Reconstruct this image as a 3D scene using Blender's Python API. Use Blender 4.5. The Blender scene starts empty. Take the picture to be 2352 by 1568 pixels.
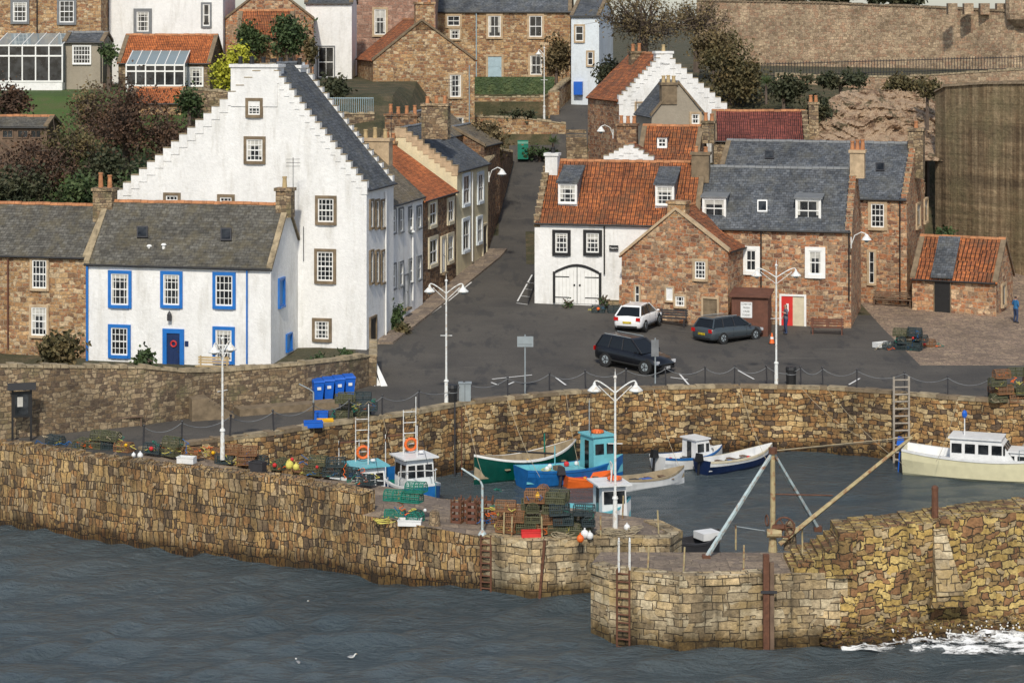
import bpy, math, random
import numpy as np
from mathutils import Vector, Matrix, noise as mn
random.seed(7); np.random.seed(7)
R=random.uniform
# ---- survey frame: camera stands at (0,0,HC) looking along +Y; survey readings -> metres
K=5000.;HC=19.5;CX=1176.;CY=50.
def P(px,Y): return Vector(((px-CX)*Y/K,Y))
def zat(py,Y): return HC-(py-CY)*Y/K
def W(px,py,z):
    Y=K*(HC-z)/(py-CY); return Vector(((px-CX)*Y/K,Y,z))
def V3(p,z): return Vector((p[0],p[1],z))
def interp(x,pts):
    if x<=pts[0][0]: return pts[0][1]
    for a,b in zip(pts,pts[1:]):
        if x<=b[0]: return a[1]+(b[1]-a[1])*(x-a[0])/(b[0]-a[0])
    return pts[-1][1]
def cl(x): return max(0.,min(1.,x))
PS=[(117,0),(130,.9),(140,1.5),(155,2.7),(185,7.6),(187.5,10.4),(198.5,11),(200,14),(215,15),(300,16)]
PL=[(117,0),(125,.2),(135,1),(142,6),(155,10.5),(165,14),(200,15),(300,16)]
PR=[(117,0),(135,.5),(145,1),(158,3),(165,9),(178,13.5),(190,15),(300,15.5)]
def xf(Y): return interp(Y,[(100,-14.3),(125.5,-8.4),(157,-1.3),(185,.1),(200,-3),(215,-6)])
def terr(X,Y):
    if 3.4<X<9 and 187<Y<215: return interp(Y,[(187,9.9),(215,14.2)])
    s=interp(Y,PS); w=cl((xf(Y)-3-X)/5); w2=cl((X-7)/6)
    return s*(1-w-w2)+interp(Y,PL)*w+interp(Y,PR)*w2
def gh(px,py):
    lo,hi=95.,260.
    Y=lo
    while Y<hi:
        if zat(py,Y)<terr((px-CX)*Y/K,Y): break
        Y+=.25
    return Vector(((px-CX)*Y/K,Y,terr((px-CX)*Y/K,Y)))
# ---------------- materials
M={}
def NN(nt,t,ins={},**kw):
    n=nt.nodes.new(t)
    for k,v in kw.items(): setattr(n,k,v)
    for k,v in ins.items():
        if isinstance(v,bpy.types.NodeSocket): nt.links.new(v,n.inputs[k])
        else: n.inputs[k].default_value=v
    return n
def base(name,rough=.85,metal=0.):
    m=bpy.data.materials.new(name); m.use_nodes=True; nt=m.node_tree
    b=nt.nodes['Principled BSDF']; b.inputs['Roughness'].default_value=rough; b.inputs['Metallic'].default_value=metal
    M[name]=m; return nt,b
def c4(c): return (c[0],c[1],c[2],1.)
def ramp(nt,fac,stops,interp='LINEAR'):
    r=NN(nt,'ShaderNodeValToRGB',{'Fac':fac}); cr=r.color_ramp; cr.interpolation=interp
    while len(cr.elements)<len(stops): cr.elements.new(.5)
    for e,(p,c) in zip(cr.elements,stops):
        e.position=p; e.color=c4(c) if not isinstance(c,(int,float)) else (c,c,c,1)
    return r.outputs['Color']
def mix(nt,fac,a,b,mode='MIX'):
    n=nt.nodes.new('ShaderNodeMix'); n.data_type='RGBA'; n.blend_type=mode
    for i,v in ((0,fac),(6,a),(7,b)):
        if isinstance(v,bpy.types.NodeSocket): nt.links.new(v,n.inputs[i])
        else: n.inputs[i].default_value=v if i==0 else (c4(v) if len(v)==3 else v)
    return n.outputs[2]
def noise(nt,vec,scale,detail=3,rough=.6):
    return NN(nt,'ShaderNodeTexNoise',{'Vector':vec,'Scale':scale,'Detail':detail,'Roughness':rough}).outputs['Fac']
def scalev(nt,vec,s): return NN(nt,'ShaderNodeMapping',{'Vector':vec,'Scale':s}).outputs['Vector']
def pos(nt): return nt.nodes.new('ShaderNodeNewGeometry').outputs['Position']
def mth(nt,op,a,b=0.): return NN(nt,'ShaderNodeMath',{0:a,1:b},operation=op).outputs[0]
def bump(nt,b,h,strength=.5,dist=.05):
    n=NN(nt,'ShaderNodeBump',{'Height':h,'Strength':strength,'Distance':dist}); nt.links.new(n.outputs[0],b.inputs['Normal'])
def plain(name,c,rough=.7,metal=0.,var=.25,sc=2.5,dirt=None):
    nt,b=base(name,rough,metal); p=pos(nt)
    f=ramp(nt,noise(nt,p,sc,4),[(.3,1-var),(.7,1+var*.5)])
    col=mix(nt,1.,c,f,'MULTIPLY')
    if dirt: col=mix(nt,ramp(nt,noise(nt,p,sc*1.7,5),[(.5,0.),(.68,1.)]),col,dirt)
    nt.links.new(col,b.inputs['Base Color'])
def rubble(name,cols,mortar,sx=.42,sy=.22,wob=.22,edge=.02,bs=.7,wet=False,lichen=None,stain=.3,moss=None,big=1.5):
    nt,b=base(name,.92); uv=nt.nodes.new('ShaderNodeTexCoord').outputs['UV']; p=pos(nt)
    def wobble(v,s,a):
        nz=NN(nt,'ShaderNodeTexNoise',{'Vector':v,'Scale':s,'Detail':1.5}).outputs['Color']
        w=NN(nt,'ShaderNodeVectorMath',{0:nz,1:(.5,.5,.5)},operation='SUBTRACT').outputs[0]
        w=NN(nt,'ShaderNodeVectorMath',{0:w,'Scale':a},operation='SCALE').outputs[0]
        return NN(nt,'ShaderNodeVectorMath',{0:v,1:w},operation='ADD').outputs[0]
    w=wobble(wobble(uv,1.1,wob*1.5),4.5,wob*.5)
    def br(ax,ay,sq):
        n=NN(nt,'ShaderNodeTexBrick',{'Vector':w,'Scale':1.,'Color1':(0,0,0,1),'Color2':(1,1,1,1),'Mortar':(.5,.5,.5,1),'Mortar Size':edge,'Mortar Smooth':.6,'Brick Width':ax,'Row Height':ay},offset=.43,offset_frequency=2,squash=sq,squash_frequency=3)
        return n.outputs['Color'],n.outputs['Fac']
    c1,f1=br(sx,sy,.65);c2,f2=br(sx*big,sy*big*.93,.7)
    mk=ramp(nt,noise(nt,NN(nt,'ShaderNodeVectorMath',{0:uv,1:(7.3,3.1,0)},operation='ADD').outputs[0],1.2,1),[(.5,0.),(.505,1.)])
    r=NN(nt,'ShaderNodeSeparateColor',{0:mix(nt,mk,c1,c2)}).outputs[0]
    e=mth(nt,'SUBTRACT',1.,NN(nt,'ShaderNodeSeparateColor',{0:mix(nt,mk,NN(nt,'ShaderNodeCombineColor',{0:f1}).outputs[0],NN(nt,'ShaderNodeCombineColor',{0:f2}).outputs[0])}).outputs[0])
    n=len(cols); col=ramp(nt,r,[(.06+.88*i/n,c) for i,c in enumerate(cols)],'CONSTANT')
    col=mix(nt,1.,col,ramp(nt,noise(nt,p,.45,4),[(.3,1-stain),(.7,1+stain*.7)]),'MULTIPLY')
    col=mix(nt,1.,col,ramp(nt,noise(nt,p,7,5,.7),[(.3,.55),(.7,1.4)]),'MULTIPLY')
    if lichen: col=mix(nt,ramp(nt,noise(nt,p,.7,5),[(.52,0.),(.64,.6)]),col,lichen)
    if moss: col=mix(nt,ramp(nt,noise(nt,p,.9,5),[(.52,0.),(.66,.8)]),col,moss)
    col=mix(nt,e,mortar,col)
    if wet:
        z=NN(nt,'ShaderNodeSeparateXYZ',{0:p}).outputs[2]
        zz=mth(nt,'SUBTRACT',z,mth(nt,'MULTIPLY',noise(nt,p,1.1,4),1.3))
        f=NN(nt,'ShaderNodeMapRange',{'Value':zz,'From Min':-3.85,'From Max':-3.2,'To Min':1.,'To Max':0.}).outputs[0]
        col=mix(nt,f,col,mix(nt,1.,col,(.24,.20,.12),'MULTIPLY'))
        st=ramp(nt,noise(nt,scalev(nt,p,(1.4,1.4,.12)),1.2,4),[(.5,1.),(.66,.5)]); col=mix(nt,1.,col,st,'MULTIPLY')
    nt.links.new(col,b.inputs['Base Color'])
    h=mth(nt,'ADD',e,mth(nt,'MULTIPLY',noise(nt,p,5,5,.7),1.1)); h=mth(nt,'ADD',h,mth(nt,'MULTIPLY',r,.8))
    bump(nt,b,h,bs,.08)
def tiles(name,c1,c2,bw,bh,mort,pan=False,moss=None,mossc=(.12,.11,.07),offs=.5):
    nt,b=base(name,.85); uv=nt.nodes.new('ShaderNodeTexCoord').outputs['UV']; p=pos(nt)
    br=NN(nt,'ShaderNodeTexBrick',{'Vector':uv,'Scale':1.,'Color1':c4(c1),'Color2':c4(c2),'Mortar':c4(mort),'Mortar Size':.012 if not pan else .02,'Mortar Smooth':.3,'Brick Width':bw,'Row Height':bh},offset=offs)
    col=br.outputs['Color']
    col=mix(nt,1.,col,ramp(nt,noise(nt,p,.6,5),[(.3,.6),(.7,1.25)]),'MULTIPLY')
    col=mix(nt,1.,col,ramp(nt,noise(nt,p,4,4,.7),[(.3,.5),(.7,1.45)]),'MULTIPLY')
    if moss: col=mix(nt,ramp(nt,noise(nt,p,1.1,6,.7),[(.47,0.),(.64,moss)]),col,mossc)
    nt.links.new(col,b.inputs['Base Color'])
    if pan:
        x=NN(nt,'ShaderNodeSeparateXYZ',{0:uv}).outputs[0]
        s=mth(nt,'SINE',mth(nt,'MULTIPLY',x,2*math.pi/bw))
        h=mth(nt,'SUBTRACT',mth(nt,'MULTIPLY',s,1.5),br.outputs['Fac'])
        bump(nt,b,h,1.,.07)
    else:
        h=mth(nt,'SUBTRACT',noise(nt,p,7,3),br.outputs['Fac']); bump(nt,b,h,.6,.03)
def harl(name,c,stainc=(.40,.375,.31),amt=.5):
    nt,b=base(name,.9); p=pos(nt)
    st=noise(nt,scalev(nt,p,(1.2,1.2,.22)),1.5,6,.7)
    col=mix(nt,ramp(nt,st,[(.50,0.),(.78,amt)]),c,stainc)
    col=mix(nt,1.,col,ramp(nt,noise(nt,p,.5,4),[(.3,.9),(.7,1.03)]),'MULTIPLY')
    col=mix(nt,1.,col,ramp(nt,noise(nt,p,4,5,.7),[(.3,.93),(.7,1.04)]),'MULTIPLY')
    nt.links.new(col,b.inputs['Base Color']); bump(nt,b,noise(nt,p,7,5,.7),.6,.05)
harl('white_harl',(.80,.80,.79)); harl('cream_harl',(.70,.61,.40)); harl('grey_harl',(.32,.28,.22)); harl('pale_blue_harl',(.66,.72,.77))
nt,b=base('retaining_concrete',.95);p=pos(nt)
st=noise(nt,scalev(nt,p,(2.2,2.2,.05)),1.,7,.75);bd=noise(nt,scalev(nt,p,(.04,.04,1.3)),1.1,4,.6);bl=noise(nt,p,.28,6,.7)
col=mix(nt,ramp(nt,st,[(.42,0.),(.62,1.)]),(.13,.085,.045),(.33,.25,.15));col=mix(nt,1.,col,ramp(nt,bd,[(.35,.6),(.65,1.25)]),'MULTIPLY');col=mix(nt,ramp(nt,bl,[(.45,0.),(.62,.75)]),col,(.15,.125,.065));col=mix(nt,1.,col,ramp(nt,noise(nt,p,3,6,.75),[(.3,.6),(.7,1.35)]),'MULTIPLY')
nt.links.new(col,b.inputs['Base Color']);bump(nt,b,mth(nt,'ADD',noise(nt,p,3,6,.75),bd),.8,.15)
rubble('stone_tan',[(.36,.205,.095),(.47,.31,.16),(.21,.12,.065),(.42,.26,.125),(.52,.39,.24),(.30,.15,.075)],(.38,.30,.21),.38,.2)
rubble('stone_red',[(.36,.155,.075),(.47,.27,.14),(.20,.10,.06),(.52,.36,.22),(.41,.19,.09),(.28,.18,.11)],(.42,.33,.24),.38,.2)
rubble('stone_brown',[(.16,.085,.045),(.28,.145,.07),(.35,.22,.12),(.12,.07,.045)],(.28,.21,.14),.38,.2)
rubble('stone_pink',[(.36,.20,.14),(.42,.26,.19),(.3,.17,.12)],(.36,.27,.22),.6,.3,.08)
rubble('stone_grey',[(.24,.165,.095),(.34,.25,.15),(.15,.105,.07),(.39,.295,.185)],(.13,.10,.07),.34,.18,moss=(.12,.11,.055),stain=.45)
rubble('stone_castle',[(.40,.295,.19),(.47,.355,.23),(.28,.20,.125),(.43,.31,.205),(.36,.23,.145)],(.34,.27,.20),.45,.24,stain=.35)
rubble('harbour_stone',[(.27,.155,.063),(.38,.235,.095),(.48,.325,.145),(.12,.08,.05),(.35,.185,.07),(.52,.385,.205)],(.045,.03,.02),.42,.22,.26,.022,1.,wet=True,stain=.5,big=1.4)
rubble('pier_stone',[(.27,.165,.072),(.38,.24,.095),(.47,.32,.145),(.13,.088,.052),(.35,.19,.075),(.40,.29,.165)],(.045,.032,.02),.21,.4,.22,.022,1.,wet=True,lichen=(.31,.235,.125),stain=.5,big=1.4)
rubble('pier_end_stone',[(.43,.345,.22),(.53,.44,.29),(.31,.235,.14),(.48,.36,.20)],(.10,.075,.045),.65,.29,.1,.02,.9,wet=True,stain=.5,lichen=(.37,.26,.105),big=1.3)
rubble('ochre_boulders',[(.42,.285,.09),(.52,.38,.14),(.29,.19,.075),(.38,.29,.165),(.24,.125,.055)],(.055,.038,.02),.48,.22,.34,.024,1.,wet=True,stain=.5,big=1.4)
rubble('cobbles',[(.28,.20,.145),(.34,.25,.17),(.22,.16,.12)],(.14,.11,.08),.35,.2)
rubble('deck_stone',[(.22,.17,.125),(.28,.215,.155),(.18,.14,.11)],(.11,.085,.065),.9,.6,.1,.02,.4)
tiles('slate',(.055,.065,.08),(.11,.12,.135),.3,.2,(.02,.022,.025),moss=.35,mossc=(.13,.125,.10))
tiles('slate_brown',(.070,.065,.055),(.125,.12,.105),.32,.2,(.03,.03,.027),moss=.5,mossc=(.12,.10,.055))
tiles('slate_moss',(.13,.11,.08),(.18,.15,.11),.32,.22,(.05,.04,.03),moss=.7,mossc=(.16,.12,.06))
tiles('pantile',(.54,.175,.055),(.34,.11,.045),.28,.34,(.12,.05,.03),True,.85,(.17,.085,.045),0.)
tiles('pantile_new',(.66,.20,.06),(.55,.16,.05),.28,.34,(.28,.08,.03),True,.15,(.3,.12,.05),0.)
tiles('pantile_red',(.26,.07,.05),(.20,.055,.045),.3,.36,(.07,.02,.02),True,None,(0,0,0),0.)
for n,c,r,va in [('white_paint',(.8,.8,.78),.45,.08),('blue_paint',(.012,.15,.50),.45,.15),('black_paint',(.012,.012,.013),.5,.2),('red_paint',(.6,.03,.025),.5,.15),
  ('sandstone',(.48,.36,.23),.9,.3),('sandstone_dark',(.20,.15,.095),.9,.4),('cream_trim',(.62,.55,.40),.8,.15),('lead',(.17,.18,.19),.6,.2),('clay_pot',(.45,.20,.09),.85,.4),
  ('buff_pot',(.48,.36,.19),.85,.3),('curtain',(.5,.49,.45),.9,.3),('brown_wood',(.13,.05,.03),.7,.3),('old_wood',(.16,.105,.07),.85,.4),('navy',(.012,.03,.10),.4,.2),
  ('green_paint',(.0,.16,.10),.5,.2),('pale_door',(.35,.47,.53),.6,.15),('grey_metal',(.27,.31,.33),.5,.15),('dark_metal',(.035,.035,.04),.55,.3),('rope',(.36,.30,.20),.9,.3),
  ('yellow_rope',(.62,.55,.12),.8,.3),('orange_plastic',(.75,.14,.02),.45,.15),('yellow_plastic',(.75,.42,.01),.45,.15),('red_plastic',(.55,.03,.03),.45,.15),('blue_plastic',(.01,.11,.52),.4,.12),
  ('white_plastic',(.72,.73,.73),.4,.12),('net_green',(.01,.17,.12),.6,.3),('net_brown',(.24,.11,.045),.7,.4),('net_olive',(.09,.09,.045),.7,.4),('net_dark',(.03,.045,.05),.7,.4),
  ('hull_green',(.0,.055,.04),.35,.2),('hull_blue',(.01,.12,.36),.4,.2),('hull_turq',(.15,.47,.54),.45,.15),('hull_navy',(.008,.02,.07),.35,.2),('hull_cream',(.70,.66,.44),.4,.1),
  ('tan_canvas',(.35,.28,.18),.8,.3),('rubber',(.015,.015,.015),.8,.2),('jeans',(.03,.05,.11),.9,.3),('skin',(.48,.27,.18),.6,.1),('hair',(.06,.045,.04),.9,.2),('shoe',(.02,.02,.02),.8,.2),
  ('gull_grey',(.25,.26,.28),.8,.1),('gull_white',(.7,.7,.68),.8,.05),('lichen_cap',(.33,.265,.17),.95,.55),('weathered_wood',(.33,.29,.24),.9,.3),('bright_blue',(.02,.2,.5),.5,.1)]:
    plain(n,c,r,0.,va)
plain('struts',(.42,.52,.54),.6,0.,.2,3,(.30,.13,.05)); plain('rusty',(.40,.33,.18),.7,0.,.3,3,(.22,.08,.03)); plain('rust',(.13,.055,.03),.85,0.,.4,6)
plain('metal_white',(.72,.74,.73),.45,0.,.1,4,(.5,.42,.33))
for n,c,cw in [('car_white',(.78,.79,.80),.6),('car_grey',(.045,.058,.068),.5),('car_black',(.004,.005,.008),.35)]:
    nt,b=base(n,.3); b.inputs['Base Color'].default_value=c4(c); b.inputs['Coat Weight'].default_value=cw
nt,b=base('glass',.12); p=pos(nt); nt.links.new(ramp(nt,noise(nt,p,1.4,2),[(.4,(.008,.01,.012)),(.7,(.05,.055,.06))]),b.inputs['Base Color'])
nt,b=base('car_glass',.1); b.inputs['Base Color'].default_value=(.008,.01,.012,1)
nt,b=base('tail_light',.2); b.inputs['Base Color'].default_value=(.45,.01,.01,1)
nt,b=base('head_light',.1); b.inputs['Base Color'].default_value=(.55,.57,.6,1)
nt,b=base('plate_yellow',.5); b.inputs['Base Color'].default_value=(.75,.55,.02,1)
nt,b=base('conservatory_glass',.08); b.inputs['Base Color'].default_value=(.22,.27,.29,1)
# asphalt
nt,b=base('asphalt',.9); p=pos(nt)
col=mix(nt,ramp(nt,noise(nt,p,.22,5,.65),[(.35,0.),(.65,1.)]),(.052,.048,.044),(.084,.076,.066))
col=mix(nt,ramp(nt,noise(nt,scalev(nt,p,(1,.3,1)),.9,5,.7),[(.55,0.),(.60,.6)]),col,(.034,.034,.035))
col=mix(nt,ramp(nt,noise(nt,scalev(nt,p,(.25,1,1)),.7,6,.75),[(.6,0.),(.66,.5)]),col,(.12,.11,.095))
col=mix(nt,1.,col,ramp(nt,noise(nt,p,14,3),[(.3,.75),(.7,1.25)]),'MULTIPLY')
nt.links.new(col,b.inputs['Base Color']); bump(nt,b,noise(nt,p,18,3),.25,.02)
nt,b=base('grass',.95); p=pos(nt)
nt.links.new(ramp(nt,noise(nt,p,.35,6,.7),[(.3,(.04,.065,.015)),(.5,(.055,.10,.02)),(.7,(.09,.09,.035))]),b.inputs['Base Color']); bump(nt,b,noise(nt,p,6,5),.8,.15)
nt,b=base('bank',.95); p=pos(nt)
nt.links.new(ramp(nt,noise(nt,p,.5,6,.75),[(.3,(.03,.035,.013)),(.5,(.065,.06,.028)),(.7,(.15,.105,.06))]),b.inputs['Base Color']); bump(nt,b,noise(nt,p,3,6),1.,.3)
nt,b=base('rock',.95); p=pos(nt)
st=noise(nt,NN(nt,'ShaderNodeMapping',{'Vector':p,'Scale':(.8,.8,1.5),'Rotation':(0,.5,0)}).outputs[0],1.1,8,.75)
col=ramp(nt,st,[(.36,(.09,.05,.03)),(.44,(.33,.21,.13)),(.52,(.50,.37,.25)),(.60,(.40,.27,.17)),(.70,(.55,.44,.32))])
col=mix(nt,ramp(nt,noise(nt,p,.5,6,.75),[(.54,0.),(.6,.85)]),col,(.07,.065,.03))
nt.links.new(col,b.inputs['Base Color']); bump(nt,b,st,1.,.5)
# water
nt,b=base('sea',.14); p=pos(nt); b.inputs['IOR'].default_value=1.33
h1=noise(nt,scalev(nt,p,(.7,1.3,1)),2.6,5,.68)
nt.links.new(ramp(nt,noise(nt,p,.06,4),[(.3,(.050,.070,.082)),(.7,(.078,.100,.112))]),b.inputs['Base Color'])
bump(nt,b,h1,1.,.34)
def alpha_mat(name,c,fac):
    nt,b=base(name,.8); b.inputs['Base Color'].default_value=c4(c); nt.links.new(fac(nt),b.inputs['Alpha'])
def foamf(nt):
    p=pos(nt); return ramp(nt,noise(nt,scalev(nt,p,(.8,1.5,1)),1.3,7,.78),[(.44,0.),(.55,1.)])
alpha_mat('foam',(.85,.87,.88),foamf)
def netf(nt):
    uv=nt.nodes.new('ShaderNodeTexCoord').outputs['UV']
    return NN(nt,'ShaderNodeTexBrick',{'Vector':uv,'Scale':1.,'Mortar Size':.009,'Brick Width':.08,'Row Height':.08},offset=0.).outputs['Fac']
for n,c in [('mesh_green',(.01,.2,.14)),('mesh_brown',(.20,.11,.055)),('mesh_olive',(.09,.095,.05)),('mesh_dark',(.03,.05,.055))]: alpha_mat(n,c,netf)
def leafm(name,a,b_,c):
    nt,b=base(name,.75); p=pos(nt)
    col=ramp(nt,noise(nt,p,.9,4,.7),[(.32,a),(.5,b_),(.68,c)])
    col=mix(nt,1.,col,ramp(nt,noise(nt,p,9,2),[(.3,.6),(.7,1.4)]),'MULTIPLY'); nt.links.new(col,b.inputs['Base Color'])
leafm('leaf_green',(.02,.04,.012),(.04,.07,.02),(.075,.10,.03)); leafm('leaf_dark',(.02,.028,.012),(.038,.045,.018),(.075,.065,.03))
leafm('leaf_red',(.032,.022,.014),(.075,.040,.023),(.14,.075,.037)); leafm('leaf_olive',(.04,.04,.015),(.085,.07,.025),(.16,.11,.045))
leafm('leaf_yellow',(.18,.20,.02),(.40,.40,.03),(.25,.25,.03)); leafm('leaf_brown',(.05,.04,.02),(.12,.09,.04),(.22,.16,.07))
plain('bark',(.12,.09,.07),.95)
plain('plaid',(.13,.13,.17),.9,0,.7,14); plain('blue_jacket',(.02,.13,.30),.8)
# ---------------- mesh builder
class MB:
    def __init__(s): s.v=[];s.f=[];s.m=[];s.ml=[]
    def mi(s,m):
        if m not in s.ml: s.ml.append(m)
        return s.ml.index(m)
    def add(s,vs,fs,m):
        b=len(s.v); s.v+=[tuple(x) for x in vs]; k=s.mi(m)
        for f in fs: s.f.append([b+i for i in f]); s.m.append(k)
    def poly(s,vs,m): s.add(vs,[list(range(len(vs)))],m)
    def hexa(s,p,m): s.add(p,[(3,2,1,0),(4,5,6,7),(0,1,5,4),(1,2,6,5),(2,3,7,6),(3,0,4,7)],m)
    def box(s,F,a,b,c,d,z0,z1,m):
        O,u,v=F; g=lambda x,y,z:(O[0]+u[0]*x+v[0]*y,O[1]+u[1]*x+v[1]*y,z)
        s.hexa([g(a,c,z0),g(b,c,z0),g(b,d,z0),g(a,d,z0),g(a,c,z1),g(b,c,z1),g(b,d,z1),g(a,d,z1)],m)
    def tube(s,p,q,r,m,r2=None,n=6,cap=True):
        p=Vector(p);q=Vector(q); d=q-p
        if d.length<1e-6: return
        d.normalize(); a=d.orthogonal().normalized(); b=d.cross(a); r2=r if r2 is None else r2
        vs=[p+(a*math.cos(t)+b*math.sin(t))*r for t in [2*math.pi*(i+.5)/n for i in range(n)]]+[q+(a*math.cos(t)+b*math.sin(t))*r2 for t in [2*math.pi*(i+.5)/n for i in range(n)]]
        fs=[(i,(i+1)%n,n+(i+1)%n,n+i) for i in range(n)]
        if cap: fs+=[list(range(n))[::-1],list(range(n,2*n))]
        s.add(vs,fs,m)
    def path(s,pts,r,m,n=4):
        for a,b in zip(pts,pts[1:]): s.tube(a,b,r,m,n=n,cap=False)
    def ball(s,c,r,m,n=8,sz=1.,sx=1.,sy=1.):
        vs=[];fs=[];k=n//2+1
        for j in range(k+1):
            t=math.pi*j/k
            for i in range(n):
                a=2*math.pi*i/n; vs.append((c[0]+r*sx*math.sin(t)*math.cos(a),c[1]+r*sy*math.sin(t)*math.sin(a),c[2]+r*sz*math.cos(t)))
        for j in range(k):
            for i in range(n): fs.append((j*n+i,(j+1)*n+i,(j+1)*n+(i+1)%n,j*n+(i+1)%n))
        s.add(vs,fs,m)
    def ring(s,c,ax,R_,r,m,n=14):
        ax=Vector(ax).normalized(); a=ax.orthogonal().normalized(); b=ax.cross(a); c=Vector(c)
        pts=[c+(a*math.cos(2*math.pi*i/n)+b*math.sin(2*math.pi*i/n))*R_ for i in range(n+1)]
        s.path(pts,r,m,6)
    def build(s,name,parent=None,smooth=False):
        if not s.v: return None
        V=[Vector(x) for x in s.v]
        if parent is not None: o=Vector(parent.location)
        else: o=Vector((sum(x.x for x in V)/len(V),sum(x.y for x in V)/len(V),min(x.z for x in V)))
        me=bpy.data.meshes.new(name); me.from_pydata([tuple(x-o) for x in V],[],s.f)
        for m in s.ml: me.materials.append(M[m])
        me.polygons.foreach_set('material_index',s.m)
        uvs=[]
        for f in s.f:
            a,b,c=V[f[0]],V[f[1]],V[f[2]]; n=(b-a).cross(c-a)
            if len(f)>3 and n.length<1e-9: n=(c-a).cross(V[f[3]]-a)
            if n.length<1e-12: n=Vector((0,0,1))
            n.normalize()
            if abs(n.z)>.97: t=Vector((1,0,0)); w=Vector((0,1,0))
            else:
                t=Vector((-n.y,n.x,0)).normalized(); w=n.cross(t)
                if w.z<0: w=-w
            for i in f: uvs+= [V[i].dot(t),V[i].dot(w)]
        uv=me.uv_layers.new(name='UVMap'); uv.data.foreach_set('uv',uvs)
        if smooth: me.polygons.foreach_set('use_smooth',[True]*len(s.f))
        me.update()
        ob=bpy.data.objects.new(name,me); bpy.context.collection.objects.link(ob)
        if parent is not None: ob.parent=parent
        else: ob.location=o
        return ob
def empty(name,loc):
    e=bpy.data.objects.new(name,None); e.location=loc; e.empty_display_size=.3; bpy.context.collection.objects.link(e); return e
WF=(Vector((0,0)),Vector((1,0)),Vector((0,1)))
def frame(p,deg):
    a=math.radians(deg); return (Vector((p[0],p[1])),Vector((math.cos(a),math.sin(a))),Vector((-math.sin(a),math.cos(a))))
def txt(body,loc,size,rotz,m,parent,tilt=90):
    cu=bpy.data.curves.new('lettering','FONT'); cu.body=body; cu.size=size; cu.align_x='CENTER'; cu.align_y='CENTER'; cu.extrude=.002; cu.materials.append(M[m])
    o=bpy.data.objects.new('lettering',cu); bpy.context.collection.objects.link(o); o.rotation_euler=(math.radians(tilt),0,rotz)
    o.location=Vector(loc)-Vector(parent.location); o.parent=parent
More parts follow.
